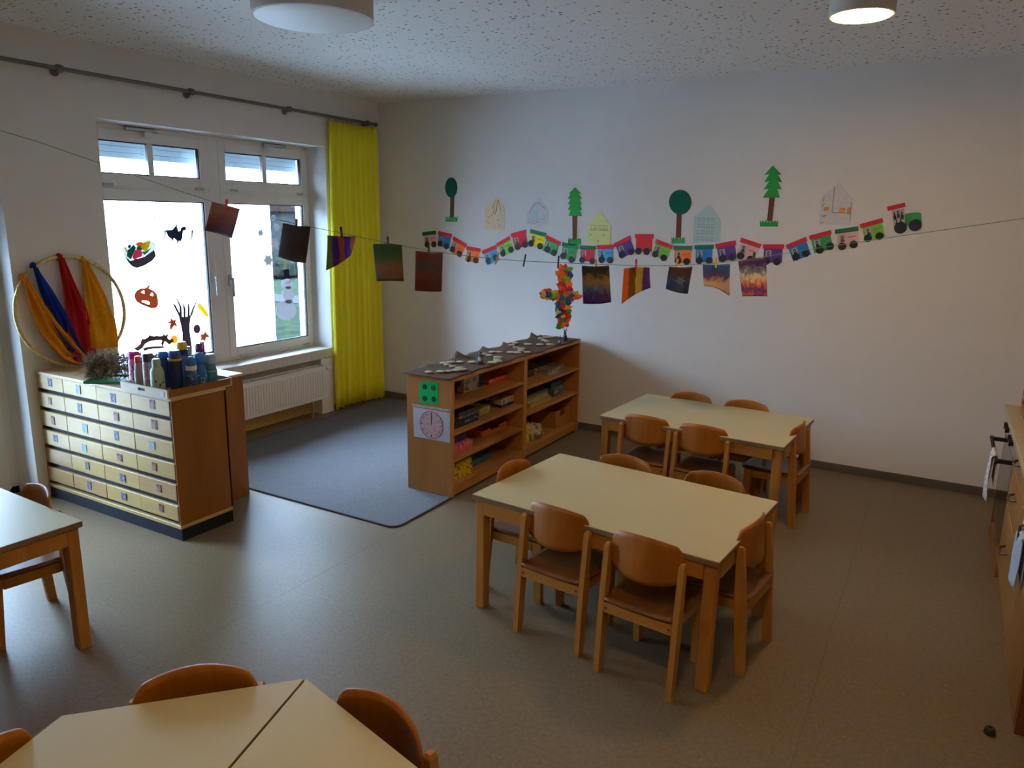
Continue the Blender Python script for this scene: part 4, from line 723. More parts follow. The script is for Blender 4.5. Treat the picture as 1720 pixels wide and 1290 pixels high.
# ------------------------------------------------------------------ games in the shelves
def game_box(y0, y1, z, h, xf, depth, base, lid, label, lidpart=.6, rz=0, group=None):
    cy_, cx_ = (y0+y1)/2, xf-depth/2
    t = thing('game_box', label, 'box', (cx_, cy_, z+.0005), rz, group)
    W_, D_ = (y1-y0)/2, depth/2
    MB().box((-D_+.002, -W_+.002, 0), (D_-.002, W_-.002, h*(1-lidpart)+.004), .001).make('box_base', base, t)
    MB().box((-D_, -W_, h*(1-lidpart)), (D_, W_, h), .0015).make('box_lid', lid, t)
    return t
G = lambda n_, c, d=None, s=45, thr=.5: speckle('print_'+n_, c, d or [tuple(x*.8 for x in c), tuple(x*.62 for x in c), tuple(min(1, x*1.2+.02) for x in c)], s*2.0, max(thr, .62), .5)
cream_p = G('cream', (.62, .55, .46), [(.62, .55, .46), (.30, .12, .06), (.45, .20, .12), (.25, .15, .08)], 17, .45)
Z1, Z2, Z3, Z4 = .630, .450, .265, .080
game_box(-1.65, -1.452, Z1, .112, 2.10, .055, cream_p, cream_p, 'cream picture game box standing upright on the top shelf', .95)
game_box(-1.448, -1.365, Z1, .108, 2.09, .05, G('navy', (.02, .035, .12)), G('navy2', (.02, .035, .12)), 'navy box standing beside the cream game box', .95)
game_box(-1.85, -1.70, Z1, .10, 2.02, .06, G('darkgreen', (.03, .05, .035)), G('darkgreen2', (.035, .05, .035)), 'dark box in the shadow at the left of the top shelf', .9)
game_box(-1.345, -1.09, Z1, .042, 2.12, .17, G('red', (.55, .05, .02)), G('orange_red', (.72, .10, .03), [(.72, .10, .03), (.75, .5, .4), (.6, .06, .03)], 30), 'flat orange-red game box on the top shelf of the front unit')
bk = G('black_blue', (.018, .03, .05), [(.018, .03, .05), (.04, .08, .14), (.3, .32, .3)], 30, .6)
game_box(-1.93, -1.64, Z2, .042, 2.22, .26, bk, bk, 'flat black game box at the bottom of the stack on the second shelf')
game_box(-1.86, -1.63, Z2+.043, .050, 2.20, .22, G('grey_violet', (.16, .13, .17), [(.16, .13, .17), (.45, .42, .36), (.08, .07, .1)], 26), G('dark_violet', (.07, .06, .09)), 'dark violet game box with pale label lying on the black one')
game_box(-1.80, -1.66, Z2+.094, .035, 2.10, .14, G('maroon', (.16, .03, .03)), G('navy3', (.03, .04, .10)), 'small maroon and navy box topmost on the second shelf stack')
game_box(-1.56, -1.42, Z2, .055, 2.18, .12, G('yellow_green', (.42, .44, .10)), G('yellow_green2', (.46, .46, .08), [(.46, .46, .08), (.2, .25, .04), (.6, .55, .3)]), 'small yellow-green game box on the second shelf')
game_box(-1.60, -1.40, Z2, .105, 2.03, .06, G('tan', (.30, .20, .12)), G('tan2', (.33, .22, .13)), 'tan picture box upright behind the yellow-green one', .9)
game_box(-1.40, -1.29, Z2, .050, 2.12, .14, G('midblue', (.03, .07, .18)), G('midblue2', (.03, .07, .20)), 'small mid blue box next to the yellow-green one')
game_box(-1.275, -1.095, Z2, .062, 2.19, .24, G('indigo', (.04, .03, .14)), G('yellow_white', (.5, .48, .42), [(.62, .55, .08), (.12, .08, .3), (.6, .58, .55)], 22, .2), 'indigo game box with a yellow and white end on the second shelf')
game_box(-1.945, -1.70, Z3, .058, 2.21, .26, G('rose', (.60, .13, .18)), G('rose2', (.62, .15, .20), [(.62, .15, .20), (.68, .30, .33), (.5, .03, .06)], 24), 'pink-red game box on the third shelf')
game_box(-1.90, -1.72, Z3+.059, .045, 2.17, .2, G('blueviolet', (.06, .06, .22)), G('blueviolet2', (.07, .07, .25)), 'blue-violet game box lying on the pink-red one')
def open_box(x0, x1, y0, y1, z, h, m_, name, label, cat, th=.008):
    t = thing(name, label, cat, ((x0+x1)/2, (y0+y1)/2, z+.0005)); a, c = (x1-x0)/2, (y1-y0)/2
    MB().box((-a, -c, 0), (a, c, th)).make('bottom', m_, t)
    MB().box((-a, -c, th), (-a+th, c, h)).make('side', m_, t); MB().box((-a+th, -c, th), (a-th, -c+th, h)).make('side', m_, t); MB().box((-a+th, c-th, th), (a-th, c, h)).make('side', m_, t)
    b = MB(); b.box((a-th, -c, th), (a, -c*.35, h)); b.box((a-th, c*.35, th), (a, c, h)); b.box((a-th, -c*.35, th), (a, c*.35, h*.62)); b.make('side', m_, t)
    return t
open_box(1.95, 2.16, -1.49, -1.15, Z3, .052, G('orange', (.55, .15, .02)), 'storage_box', 'flat open orange box on the third shelf', 'box')
yb = G('yellow_game', (.62, .42, .02), [(.62, .42, .02), (.62, .42, .02), (.10, .05, .02), (.7, .55, .1)], 34, .3)
game_box(-1.95, -1.71, Z4, .058, 2.215, .28, yb, yb, 'yellow game box at the bottom of the lowest front shelf', .7)
game_box(-1.945, -1.715, Z4+.059, .060, 2.212, .27, yb, yb, 'yellow game box lying on the other yellow one', .7)
game_box(-1.64, -1.36, Z4, .050, 2.16, .26, G('teal', (.05, .12, .14)), G('teal2', (.07, .15, .17)), 'flat dull teal box on the lowest front shelf')
game_box(-1.62, -1.40, Z4+.051, .035, 2.13, .22, G('darkblue', (.025, .05, .09)), G('darkblue2', (.03, .06, .10)), 'dark blue box lying on the dull teal one')
U1, U2, U3 = .575, .362, .080
game_box(-.55, -.365, U1, .048, 2.215, .30, G('greyw', (.42, .38, .36)), G('grey_white', (.22, .19, .20), [(.22, .19, .20), (.6, .56, .5), (.3, .28, .28)], 26), 'grey game box with cream corner on the rear unit top shelf')
game_box(-.345, -.225, U1, .050, 2.19, .24, G('mauve', (.20, .17, .20)), G('mauve2', (.22, .18, .22)), 'mauve grey box beside the grey game box on the rear unit')
game_box(-.75, -.60, U1, .055, 2.10, .18, G('plum', (.07, .04, .09)), G('plum2', (.08, .05, .10)), 'dark plum box at the left of the rear unit top shelf')
game_box(-.33, -.12, U1, .07, 2.01, .09, G('wine', (.10, .02, .03)), G('wine2', (.12, .025, .03)), 'wine red box at the back of the rear unit top shelf')
for k, c in enumerate([(.50, .30, .06), (.36, .30, .14), (.42, .36, .20), (.30, .26, .15), (.12, .11, .08)]):
    o_ = .012*math.sin(k*2.1)
    game_box(-.86+o_, -.50+o_, U2+.0185*k, .018, 2.215-.012*k, .26, G('flat%d' % k, c), G('flatlid%d' % k, c, None, 30, .8), ['ochre', 'olive tan', 'straw', 'grey-tan', 'blackish'][k]+' flat puzzle box, '+['lowest', 'second from below', 'third from below', 'fourth from below', 'topmost'][k]+' of the rear unit stack')
game_box(-.40, -.22, U2, .075, 2.19, .16, G('bluegrey', (.12, .14, .20)), G('bluegrey2', (.15, .17, .22), [(.15, .17, .22), (.4, .4, .45), (.08, .09, .15)], 26), 'blue-grey game box on the rear unit middle shelf')
game_box(-.42, -.23, U2+.076, .045, 2.17, .16, G('seagreen', (.02, .12, .12)), G('seagreen2', (.03, .20, .19)), 'sea green box lying on the blue-grey one')
open_box(1.96, 2.20, -.385, -.11, U3, .145, MT['shelfw'], 'storage_box', 'amber wooden box on the lowest shelf of the rear unit', 'box', .012)
game_box(-.925, -.84, U3+.0, .165, 2.20, .05, yb, yb, 'upright yellow card box on the lowest shelf of the rear unit', .9)
def crump(u, v):
    a = 2*PI*u; b_ = PI*(v-.5); rn_ = 1+.16*math.sin(5*a+3*v)+.13*math.sin(9*a*1+11*v)+.1*math.sin(17*v+2*a)
    return (2.17+.075*rn_*math.cos(b_)*math.cos(a), -.735+.10*rn_*math.cos(b_)*math.sin(a), U3+.055+max(-.0535, .065*rn_*math.sin(b_)))
o = MB().grid(crump, 24, 12).make('cloth_bag', G('bag', (.50, .44, .34), [(.50, .44, .34), (.56, .5, .4), (.25, .16, .1)], 30, .4), None, 30); tag(o, 'crumpled beige cloth bag with brown print on the lowest rear shelf', 'bag')

# ------------------------------------------------------------------ tables
TT = .575
def rect_table(loc, rz, L, Wd, label, group=None):
    t = thing('table', label, 'table', loc, rz, group)
    MB().box((-L/2, -Wd/2, TT-.004), (L/2, Wd/2, TT), .0015).make('tabletop', MT['cream'], t)
    MB().box((-L/2, -Wd/2, TT-.026), (L/2, Wd/2, TT-.0042), .002).make('tabletop_edge', MT['edge'], t)
    i, s = .012, .050
    for sx_ in (-1, 1):
        for sy_ in (-1, 1):
            a = (sx_*(L/2-i), sy_*(Wd/2-i)); b = (a[0]-sx_*s, a[1]-sy_*s)
            MB().box((min(a[0], b[0]), min(a[1], b[1]), 0), (max(a[0], b[0]), max(a[1], b[1]), TT-.0265), .004).make('leg', MT['leg'], t)
    for s_ in (-1, 1):
        MB().box((-L/2+i+s, s_*(Wd/2-i-.006)-.011, TT-.094), (L/2-i-s, s_*(Wd/2-i-.006)+.011-.0, TT-.0265), .002).make('apron', MT['chair_rail'], t)
        MB().box((s_*(L/2-i-.006)-.011, -Wd/2+i+s, TT-.094), (s_*(L/2-i-.006)+.011, Wd/2-i-s, TT-.0265), .002).make('apron', MT['leg'], t)
    return t
def from_corner(x, y, a, L, Wd): # x,y = near right corner
    c, s = math.cos(a), math.sin(a); return (x-c*L/2-s*Wd/2, y-s*L/2+c*Wd/2, 0)
a1 = -.0864; tb1 = rect_table(from_corner(4.326, -3.253, a1, 1.187, .787), a1, 1.187, .787, 'cream-topped rectangular table in front with six chairs around it', 'rectangular tables')
a2 = -.0616; dup(tb1, from_corner(4.253, -1.560, a2, 1.187, .787), a2, 'cream-topped rectangular table nearer the back wall, five chairs around it')
a3 = -.035; c3, s3 = math.cos(a3), math.sin(a3)
lt = (1.945-c3*.5935+s3*.3935, -4.285-s3*.5935-c3*.3935, 0)
dup(tb1, lt, a3, 'cream-topped rectangular table at the left edge, cut by the picture')
# two trapezoid tables pushed together into a hexagon
def trapezoid_table(loc, rz, label):
    t = thing('trapezoid_table', label, 'table', loc, rz, 'trapezoid tables pushed together')
    h = .6*math.sqrt(3)/2; g = .004
    pts = [(0, g), (1.2, g), (.9, h), (.3, h)]
    def inset(d): return [(d*1.73, g+d), (1.2-d*1.73, g+d), (.9-d*.58, h-d), (.3+d*.58, h-d)]
    MB().prism(pts, XY(0), TT-.004, TT).make('tabletop', MT['cream'], t)
    MB().prism(pts, XY(0), TT-.026, TT-.0042).make('tabletop_edge', MT['edge'], t)
    q = inset(.045)
    for k, (x, y) in enumerate(q): MB().box((x-.025, y-.025, 0), (x+.025, y+.025, TT-.0265), .004).make('leg', MT['leg'], t)
    for k in range(4):
        a, b = Vector((*q[k], 0)), Vector((*q[(k+1) % 4], 0)); d = (b-a); L = d.length; an = math.atan2(d.y, d.x)
        M = Matrix.Translation(a)@Matrix.Rotation(an, 4, 'Z')
        MB().box((.028, -.010, TT-.094), (L-.028, .010, TT-.0265), .002, M).make('apron', MT['chair_rail'], t)
    return t
HA = math.radians(-73.5)
HC = (3.528, -4.598, 0)
tA = trapezoid_table(HC, HA, 'right half of the hexagon of trapezoid tables, right of the dark seam')
dv = (HC[0]+1.2*math.cos(HA), HC[1]+1.2*math.sin(HA), 0)
dup(tA, dv, HA+PI, 'left half of the hexagon of trapezoid tables, left of the dark seam')
# ------------------------------------------------------------------ chairs
def make_chair(label):
    t = thing('chair', label, 'chair')
    yb, lean_ = -.19, .045
    for s in (-1, 1):
        x0, x1 = (s*.150, s*.174)
        if x0 > x1: x0, x1 = x1, x0
        y_ = lambda z: yb+lean_*z/.56
        b = MB()
        def sec(z, w0, w1): return [(x0, y_(z)+w0, z), (x1, y_(z)+w0, z), (x1, y_(z)+w1, z), (x0, y_(z)+w1, z)]
        b.hexa(sec(0, .004, .042)+sec(.30, 0, .048)); b.hexa(sec(.30, 0, .048)+sec(.545, .006, .036)); b.hexa(sec(.545, .006, .036)+[(x0+.004, y_(.556)+.012, .557), (x1-.004, y_(.556)+.012, .557), (x1-.004, y_(.556)+.030, .557), (x0+.004, y_(.556)+.030, .557)])
        bmesh.ops.remove_doubles(b.bm, verts=b.bm.verts, dist=1e-5)
        b.make('leg', MT['leg'], t)
    for s in (-1, 1):
        x0, x1 = sorted((s*.122, s*.150))
        b = MB(); b.hexa([(x0, .130, 0), (x1, .130, 0), (x1, .166, 0), (x0, .166, 0), (x0, .108, .314), (x1, .108, .314), (x1, .158, .314), (x0, .158, .314)])
        b.make('leg', MT['leg'], t)
        xr = sorted((s*.126, s*.1495))
        MB().box((xr[0], -.128, .266), (xr[1], .107, .312), .002).make('side_rail', MT['chair_rail'], t)
    MB().box((-.1495, -.166, .268), (.1495, -.146, .314), .002).make('rear_rail', MT['chair_rail'], t)
    MB().box((-.1215, .128, .268), (.1215, .146, .312), .002).make('front_rail', MT['chair_rail'], t)
    for s in (-1, 1): MB().lathe([(0, 0), (.0045, 0), (.0045, .0015), (0, .0015)], 10, (s*.138, -.1675, .291), 'y').make('screw', MT['black'], t)
    def seat(u, v):
        a = 2*u-1; q = 2*v-1
        x = a*.158*(1-.04*(q > 0)*q); y = .005+q*.175
        cx_ = abs(a)**6; 
        x *= 1-.05*abs(q)**8; y *= 1-.03*abs(a)**8
        z = .328-.008*(1-a*a)*math.cos((q+.25)*1.2)-.006*max(0, q-.75)*4
        if q < -.55: x = max(-.148, min(.148, x))
        return (x, y, z)
    b = MB(); g = b.grid(seat, 14, 12)
    o = b.make('seat', MT['seatw'], t, 60); md = o.modifiers.new('thickness', 'SOLIDIFY'); md.thickness = .011; md.offset = 0
    def back(u, v):
        a = 2*u-1; x = a*.1555
        k = max(0, abs(a)-.78)/.22
        zt = .631-.026*a*a-.038*k**2.4; zb = .438+.030*a*a+.014*k**2.4
        z = zb+(zt-zb)*v
        y = yb+lean_*(z/.56)+.046-.042*(1-a*a)
        return (x, y, z)
    o = MB().grid(back, 30, 8).make('backrest', MT['chair'], t, 60); md = o.modifiers.new('thickness', 'SOLIDIFY'); md.thickness = .0095; md.offset = 0
    return t
CH = [((3.598, -3.262), 83.3, 'amber wooden chair at the near side of the front table, left of two'),
      ((4.036, -3.354), 83.8, 'amber wooden chair at the near side of the front table, right of two'),
      ((4.443, -2.873), 172.5, 'amber wooden chair at the right end of the front table'),
      ((3.080, -2.79), -4.5, 'amber wooden chair at the left end of the front table, facing the shelf-side edge'),
      ((3.612, -2.305), -95, 'amber wooden chair behind the front table, left of two'),
      ((4.090, -2.322), -97, 'amber wooden chair behind the front table, right of two'),
      ((3.394, -1.578), 87.8, 'amber wooden chair at the near side of the back table, left of two'),
      ((3.766, -1.598), 88.4, 'amber wooden chair at the near side of the back table, right of two'),
      ((3.462, -.655), -91, 'amber wooden chair between back table and wall, left of two'),
      ((3.858, -.675), -91, 'amber wooden chair between back table and wall, right of two'),
      ((4.343, -1.15), 174.3, 'amber wooden chair at the right end of the back table'),
      ((3.256, -4.727), -45, 'amber wooden chair behind the left half of the hexagon table'),
      ((3.832, -4.550), -97.5, 'amber wooden chair at the upper right side of the hexagon table'),
      ((3.088, -5.286), 16.4, 'amber wooden chair at the lower left corner, mostly cut off'),
      ((1.550, -4.165), -98.5, 'amber wooden chair tucked behind the left table')]
ch0 = make_chair(CH[0][2]); ch0['group'] = 'amber wooden chairs'
for k, ((x, y), hd, lb) in enumerate(CH):
    a = math.radians(hd); f_ = (math.cos(a), math.sin(a)); loc = (x+f_[0]*.19, y+f_[1]*.19, 0)
    if k == 0: ch0.location = loc; ch0.rotation_euler = (0, 0, a-PI/2)
    else: dup(ch0, loc, a-PI/2, lb)
# ------------------------------------------------------------------ kitchen run on the right
MT['kit'] = wood('kitchen_front_wood', (.25, .105, .022), (.33, .15, .038), 2, .4, 20, 1.3, .3)
MT['counter'] = plain('speckled_cream_worktop', (.38, .31, .19), .4, .12, 60)
MT['steel'] = plain('dark_steel', (.10, .10, .11), .3, .05, metal=.8)
MT['ovenglass'] = plain('black_oven_glass', (.012, .012, .014), .12, .05)
MT['bronze'] = plain('dark_bronze_handle', (.12, .085, .065), .35, .05, metal=.7)
KX, KT = 5.360, .82
t = thing('oven', 'built-in oven with dark glass door and long handle at the far end of the kitchen', 'oven', (0, 0, 0))
MB().box((KX+.02, -1.42, .10), (5.93, -.80, .785)).make('oven_body', MT['steel'], t)
MB().box((KX, -1.415, .655), (KX+.02, -.805, .78), .002).make('control_panel', MT['metal'], t)
dr = MB().box((KX, -1.415, .16), (KX+.02, -.805, .65), .003).make('oven_door', MT['ovenglass'], t)
b = MB(); b.tube([(5.292, -1.39, .625), (5.292, -.83, .625)], .010, 10); b.box((5.285, -1.37, .615), (KX, -1.345, .635)); b.box((5.285, -.875, .615), (KX, -.85, .635)); b.make('handle', MT['black'], dr, 40)
for y in (-1.3, -1.2, -1.0, -.9): MB().lathe([(.020, 0), (.018, .02), (0, .022)], 16, (KX-.022, y, .72), 'x').make('oven_knob', MT['black'], t, 40)
t = thing('oven_housing', 'wooden plinth board and end panel carrying the oven', 'cabinet', (0, 0, 0))
MB().box((KX+.002, -1.42, .0), (5.93, -.80, .095)).make('plinth', MT['kit'], t)
MB().box((KX, -.797, .0), (5.93, -.779, .785)).make('end_panel', MT['kit'], t)
def unit(y0, y1, fronts, label, door=False):
    t = thing('kitchen_cabinet', label, 'cabinet', (0, 0, 0), 0, 'kitchen base cabinets')
    MB().box((KX+.02, y0, 0), (5.93, y1, .785)).make('cabinet_body', MT['kit'], t)
    for za, zb in fronts:
        d = MB().box((KX, y0+.003, za), (KX+.0195, y1-.003, zb), .002).make('door' if door else 'drawer', MT['kit'], t)
        ym, zm = (y0+y1)/2+.09, (za+zb)/2+(.03 if not door else .2)
        if not door:
            MB().tube([(KX, ym-.055, zm), (KX-.022, ym-.045, zm-.006), (KX-.030, ym, zm-.012), (KX-.022, ym+.045, zm-.006), (KX, ym+.055, zm)], .0065, 8).make('drawer_handle', MT['bronze'], d, 60)
        else:
            MB().tube([(KX, y1-.06, zm+.055), (KX-.028, y1-.06, zm+.03), (KX-.028, y1-.06, zm-.03), (KX, y1-.06, zm-.055)], .0065, 8).make('door_handle', MT['bronze'], d, 60)
    return t
unit(-2.30, -1.425, [(.10, .43), (.435, .64), (.645, .78)], 'three-drawer kitchen cabinet beside the oven')
unit(-2.86, -2.305, [(.02, .78)], 'single-door kitchen cabinet nearest the camera, a blue towel on it', True)
MB().box((KX+.004, -2.878, 0), (5.94, -2.862, .785), .001).make('kitchen_end_panel', wood('dark_end_panel', (.14, .045, .015), (.19, .07, .025), 2, .4, 20, 1.2)); tag(bpy.data.objects['kitchen_end_panel'], 'dark brown panel closing the near end of the kitchen run', 'panel')
t = thing('worktop', 'cream speckled kitchen worktop over oven and cabinets', 'worktop', (0, 0, 0))
MB().box((5.332, -2.885, .788), (5.95, -.778, KT), .004).make('worktop_board', MT['counter'], t)
MB().box((5.40, -1.45, KT), (5.90, -.90, KT+.006), .002).make('hob', MT['ovenglass'], t)
def rack():
    t = thing('wooden_rack', 'small wooden rack standing on the kitchen worktop', 'rack', (5.50, -1.02, KT+.0065))
    for y in (-.10, .10): MB().box((-.10, y-.008, 0), (.10, y+.008, .14), .002).make('rack_side', MT['kit'], t)
    for z in (.02, .07, .12): MB().box((-.10, -.092, z), (-.088, .092, z+.018), .002).make('rack_slat', MT['kit'], t)
    MB().box((-.1, -.092, 0), (.1, .092, .012)).make('rack_base', MT['kit'], t)
rack()
def towel(name, label, m_, y, x, z, wy_, front, back_, seed):
    t = thing(name, label, 'towel', (0, 0, 0))
    def f(u, v):
        s = v*(front+back_+.05)
        wv = .010*math.sin(u*11+seed)*min(1, s/.1)
        if s < front: xx, zz = x-.011-wv*.7-.012*(1-s/front)*math.sin(u*3), z-front+s
        elif s < front+.05: a = (s-front)/.05*PI; xx, zz = x-.011*math.cos(a), z+.011*math.sin(a)
        else: xx, zz = x+.011, z-(s-front-.05)
        yy = y+(u-.5)*wy_*(.75+.25*min(1, abs(s-front)/.2))
        return (xx, yy, zz)
    o = MB().grid(f, 18, 34).make('towel_cloth', m_, t, 180); solidify(o, .003)
def check_mat():
    m, t, b = _new('checked_tea_towel'); v = _coords(t, (1, 1, 1), rnd=False)
    s = t.nodes.new('ShaderNodeSeparateXYZ'); t.links.new(v, s.inputs[0]); outs = []
    for a in ('Y', 'Z'):
        mu = t.nodes.new('ShaderNodeMath'); mu.operation = 'PINGPONG'; mu.inputs[1].default_value = .018; t.links.new(s.outputs[a], mu.inputs[0])
        g = t.nodes.new('ShaderNodeMath'); g.operation = 'LESS_THAN'; g.inputs[1].default_value = .0028; t.links.new(mu.outputs[0], g.inputs[0]); outs.append(g.outputs[0])
    mx = t.nodes.new('ShaderNodeMath'); mx.operation = 'MAXIMUM'; t.links.new(outs[0], mx.inputs[0]); t.links.new(outs[1], mx.inputs[1])
    c = _ramp(t, mx.outputs[0], [(0, (.72, .70, .67)), (1, (.28, .30, .36))]); t.links.new(c, b.inputs['Base Color']); b.inputs['Roughness'].default_value = .95; return m
towel('tea_towel', 'white checked tea towel hanging over the oven handle', check_mat(), -1.20, 5.292, .625, .22, .25, .16, 1)
t = thing('towel_ring', 'round chrome towel ring on the kitchen cabinet', 'towel ring', (0, 0, 0))
MB().tube([(5.345, -2.40+.06*math.cos(a), .66+.06*math.sin(a)) for a in [2*PI*k/28 for k in range(28)]], .005, 8, True).make('ring', MT['metal'], t, 60)
MB().lathe([(.007, 0), (.007, .014), (.016, .022), (.018, .036)], 14, (KX-.036, -2.40, .725), 'x').make('ring_mount', MT['metal'], t, 60)
towel('blue_towel', 'pale blue towel hanging from the towel ring', fabric('pale_blue_terry', (.40, .50, .62), 0, 200, .2), -2.40, 5.343, .603, .17, .20, .18, 4)
t = thing('door_stop', 'small black rubber door stop lying on the floor near the kitchen', 'door stop', (5.285, -2.925, 0))
MB().lathe([(.006, .018), (.006, .005), (.0, .005)], 16).make('screw_hole', MT['black'], t, 40)
MB().lathe([(.018, 0), (.0195, .003), (.0165, .024), (.013, .027), (.0061, .027), (.0061, .0)], 20).make('rubber_body', plain('black_rubber', (.03, .03, .03), .6), t, 40)
# ------------------------------------------------------------------ paper train on the back wall
MT['portrait'] = [painting('portrait_print_'+str(k), c, 'noise', 2.4, 0, k*2.1+.4) for k, c in enumerate([[(.50, .48, .46), (.03, .025, .025), (.30, .22, .18), (.04, .035, .04), (.5, .47, .44)], [(.45, .40, .38), (.35, .22, .17), (.02, .02, .025), (.15, .10, .09), (.55, .5, .47)]])]
MT['photo_paper'] = plain('portrait_photo_paper', (.46, .45, .44), .5, .1, 40); MT['portrait_ink'] = [plain('portrait_ink_'+n_, c_, .6, .3, 60) for n_, c_ in (('black', (.02, .02, .022)), ('brown', (.10, .05, .03)), ('navy', (.03, .035, .07)))]; MT['portrait_skin'] = plain('portrait_skin', (.36, .22, .16), .6, .1)
ORD = ['', 'first', 'second', 'third', 'fourth', 'fifth', 'sixth', 'seventh', 'eighth', 'ninth', 'tenth', 'eleventh', 'twelfth', 'thirteenth', 'fourteenth', 'fifteenth', 'sixteenth', 'seventeenth', 'eighteenth', 'nineteenth', 'twentieth', 'twenty-first', 'twenty-second', 'twenty-third', 'last']
CN = dict(grass='green', lime='light green', skyblue='light blue', green='dark green')
wm = MB().lathe([(0, 0), (1, 0), (1, .0014), (0, .0014)], 24); wheel_me = None
def wheel(c, r, y, parent):
    global wheel_me
    if wheel_me is None:
        bmesh.ops.recalc_face_normals(wm.bm, faces=wm.bm.faces); wheel_me = bpy.data.meshes.new('wheel'); wm.bm.to_mesh(wheel_me); wheel_me.materials.append(MT['black'])
    o = link('wheel', wheel_me, parent, (c[0], y, c[1]), (PI/2, 0, 0)); o.scale = (r, r, 1); return o
rw = random.Random(9)
for k, (rc, bc, a, b, w1, w2) in enumerate(WAGONS):
    nth = len(WAGONS)-k
    A, B_ = Vector(a), Vector(b); e = (B_-A); L = e.length; e /= L; n = Vector((e.y, -e.x))   # n points down
    t = thing('train_wagon', '%s paper wagon with %s roof on the wall, %s behind the locomotive' % (CN.get(bc, bc), CN.get(rc, rc), ORD[nth] if nth < 24 else 'twenty-fourth and last'), 'paper wagon', (0, 0, 0), 0, 'paper train on the back wall')
    P = lambda u, v: (A.x+e.x*u*L+n.x*v*L, A.y+e.y*u*L+n.y*v*L)
    hb = .86
    MB().prism([P(.06, .12), P(.94, .12), P(.93, hb), P(.07, hb)], XZ(-.001), 0, .0015).make('wagon_body', MT['p_'+bc], t)
    MB().prism([P(0, -.02), P(1, -.02), P(1, .19), P(0, .19)], XZ(-.0025), 0, .0015).make('wagon_roof', MT['p_'+rc], t)
    if nth != 11:
        ph_ = MB().prism([P(.16, .27), P(.42, .27), P(.42, .60), P(.16, .60)], XZ(-.0025), 0, .001).make('portrait_photo', MT['photo_paper'], t)
        dx_ = rw.uniform(-.02, .02)
        MB().prism([P(.20, .60), P(.22, .50), P(.25, .47), P(.22+dx_, .42), P(.225+dx_, .35), P(.26+dx_, .31), P(.31+dx_, .31), P(.345+dx_, .35), P(.35+dx_, .42), P(.32, .47), P(.37, .51), P(.39, .60)], XZ(-.0034), 0, .0006).make('portrait_figure', MT['portrait_ink'][k % 3], ph_)
        MB().prism([P(.255+dx_, .37), P(.31+dx_, .37), P(.315+dx_, .42), P(.285+dx_, .455), P(.25+dx_, .42)], XZ(-.0039), 0, .0005).make('portrait_face', MT['portrait_skin'], ph_)
        MB().prism([P(.52, .40), P(.86, .40), P(.86, .43), P(.52, .43)], XZ(-.0025), 0, .0006).make('name_line', MT['portrait'][1], t)
    for c in (w1, w2): wheel(c, L*.178, -.0042, t)
t = thing('locomotive', 'green paper locomotive with red roof leading the train on the wall', 'paper locomotive', (0, 0, 0))
MB().prism(LOCO['boiler'], XZ(-.001), 0, .0015).make('boiler', MT['p_grass'], t)
cabp = MB().prism(LOCO['cab'], XZ(-.0025), 0, .0012).make('cab_photo', MT['photo_paper'], t)
q_ = [Vector(p) for p in LOCO['cab']]
CB = lambda u, v: tuple((q_[0]*(1-u)+q_[1]*u)*(1-v)+(q_[3]*(1-u)+q_[2]*u)*v)
for k_, (u0, v0) in enumerate(((.06, .10), (.36, .04), (.66, .12), (.16, .48), (.52, .45))):
    f_ = [(u0+.02, v0+.42), (u0+.02, v0+.22), (u0+.09, v0+.17), (u0+.06, v0+.08), (u0+.13, v0), (u0+.20, v0+.08), (u0+.18, v0+.17), (u0+.26, v0+.22), (u0+.26, v0+.42)]
    MB().prism([CB(*p) for p in f_], XZ(-.0038), 0, .0004).make('photo_figure', MT['portrait_ink'][k_ % 2 * 2], cabp)
MB().prism(LOCO['roof'], XZ(-.004), 0, .0015).make('cab_roof', MT['p_red'], t)
for c in LOCO['wheels']: wheel(c, .040, -.0056, t)
# ------------------------------------------------------------------ paper trees and houses
TL = ['round dark green paper tree at the left end of the wall', 'paper fir tree standing left of the yellow paper house', 'round dark green paper tree left of the pale blue paper house', 'paper fir tree on the wall, the rightmost of the paper trees']
for (kind, crown, trunk, gr_), lb in zip(TREES, TL):
    t = thing('paper_tree', lb, 'paper tree', (0, 0, 0), 0, 'paper trees on the back wall')
    MB().prism(trunk, XZ(-.001), 0, .0015).make('trunk', MT['p_trunk'], t)
    MB().prism(crown, XZ(-.0025), 0, .0015).make('crown', MT['p_crown' if kind == 'round' else 'p_fir'], t)
    MB().prism(gr_, XZ(-.0025), 0, .0015).make('grass_tuft', MT['p_grass' if kind == 'round' else 'p_fir'], t)
MT['pencil'] = plain('crayon_mark', (.20, .20, .28), .8, .2); MT['crayon'] = plain('orange_crayon', (.62, .24, .05), .8, .2); MT['penbrown'] = plain('brown_crayon_mark', (.22, .10, .06), .8, .2)
HL = dict(peach='peach paper house with crayon strokes', white='white paper house with pale drawn windows, one corner curling', yellow='pale yellow paper house between fir tree and train', paleblue='pale blue paper house with rows of drawn windows', plain='white paper house with orange windows, left of the locomotive')
HMAT = dict(peach='p_peach', white='p_offwhite', yellow='p_paleyellow', paleblue='p_paleblue', plain='p_offwhite')
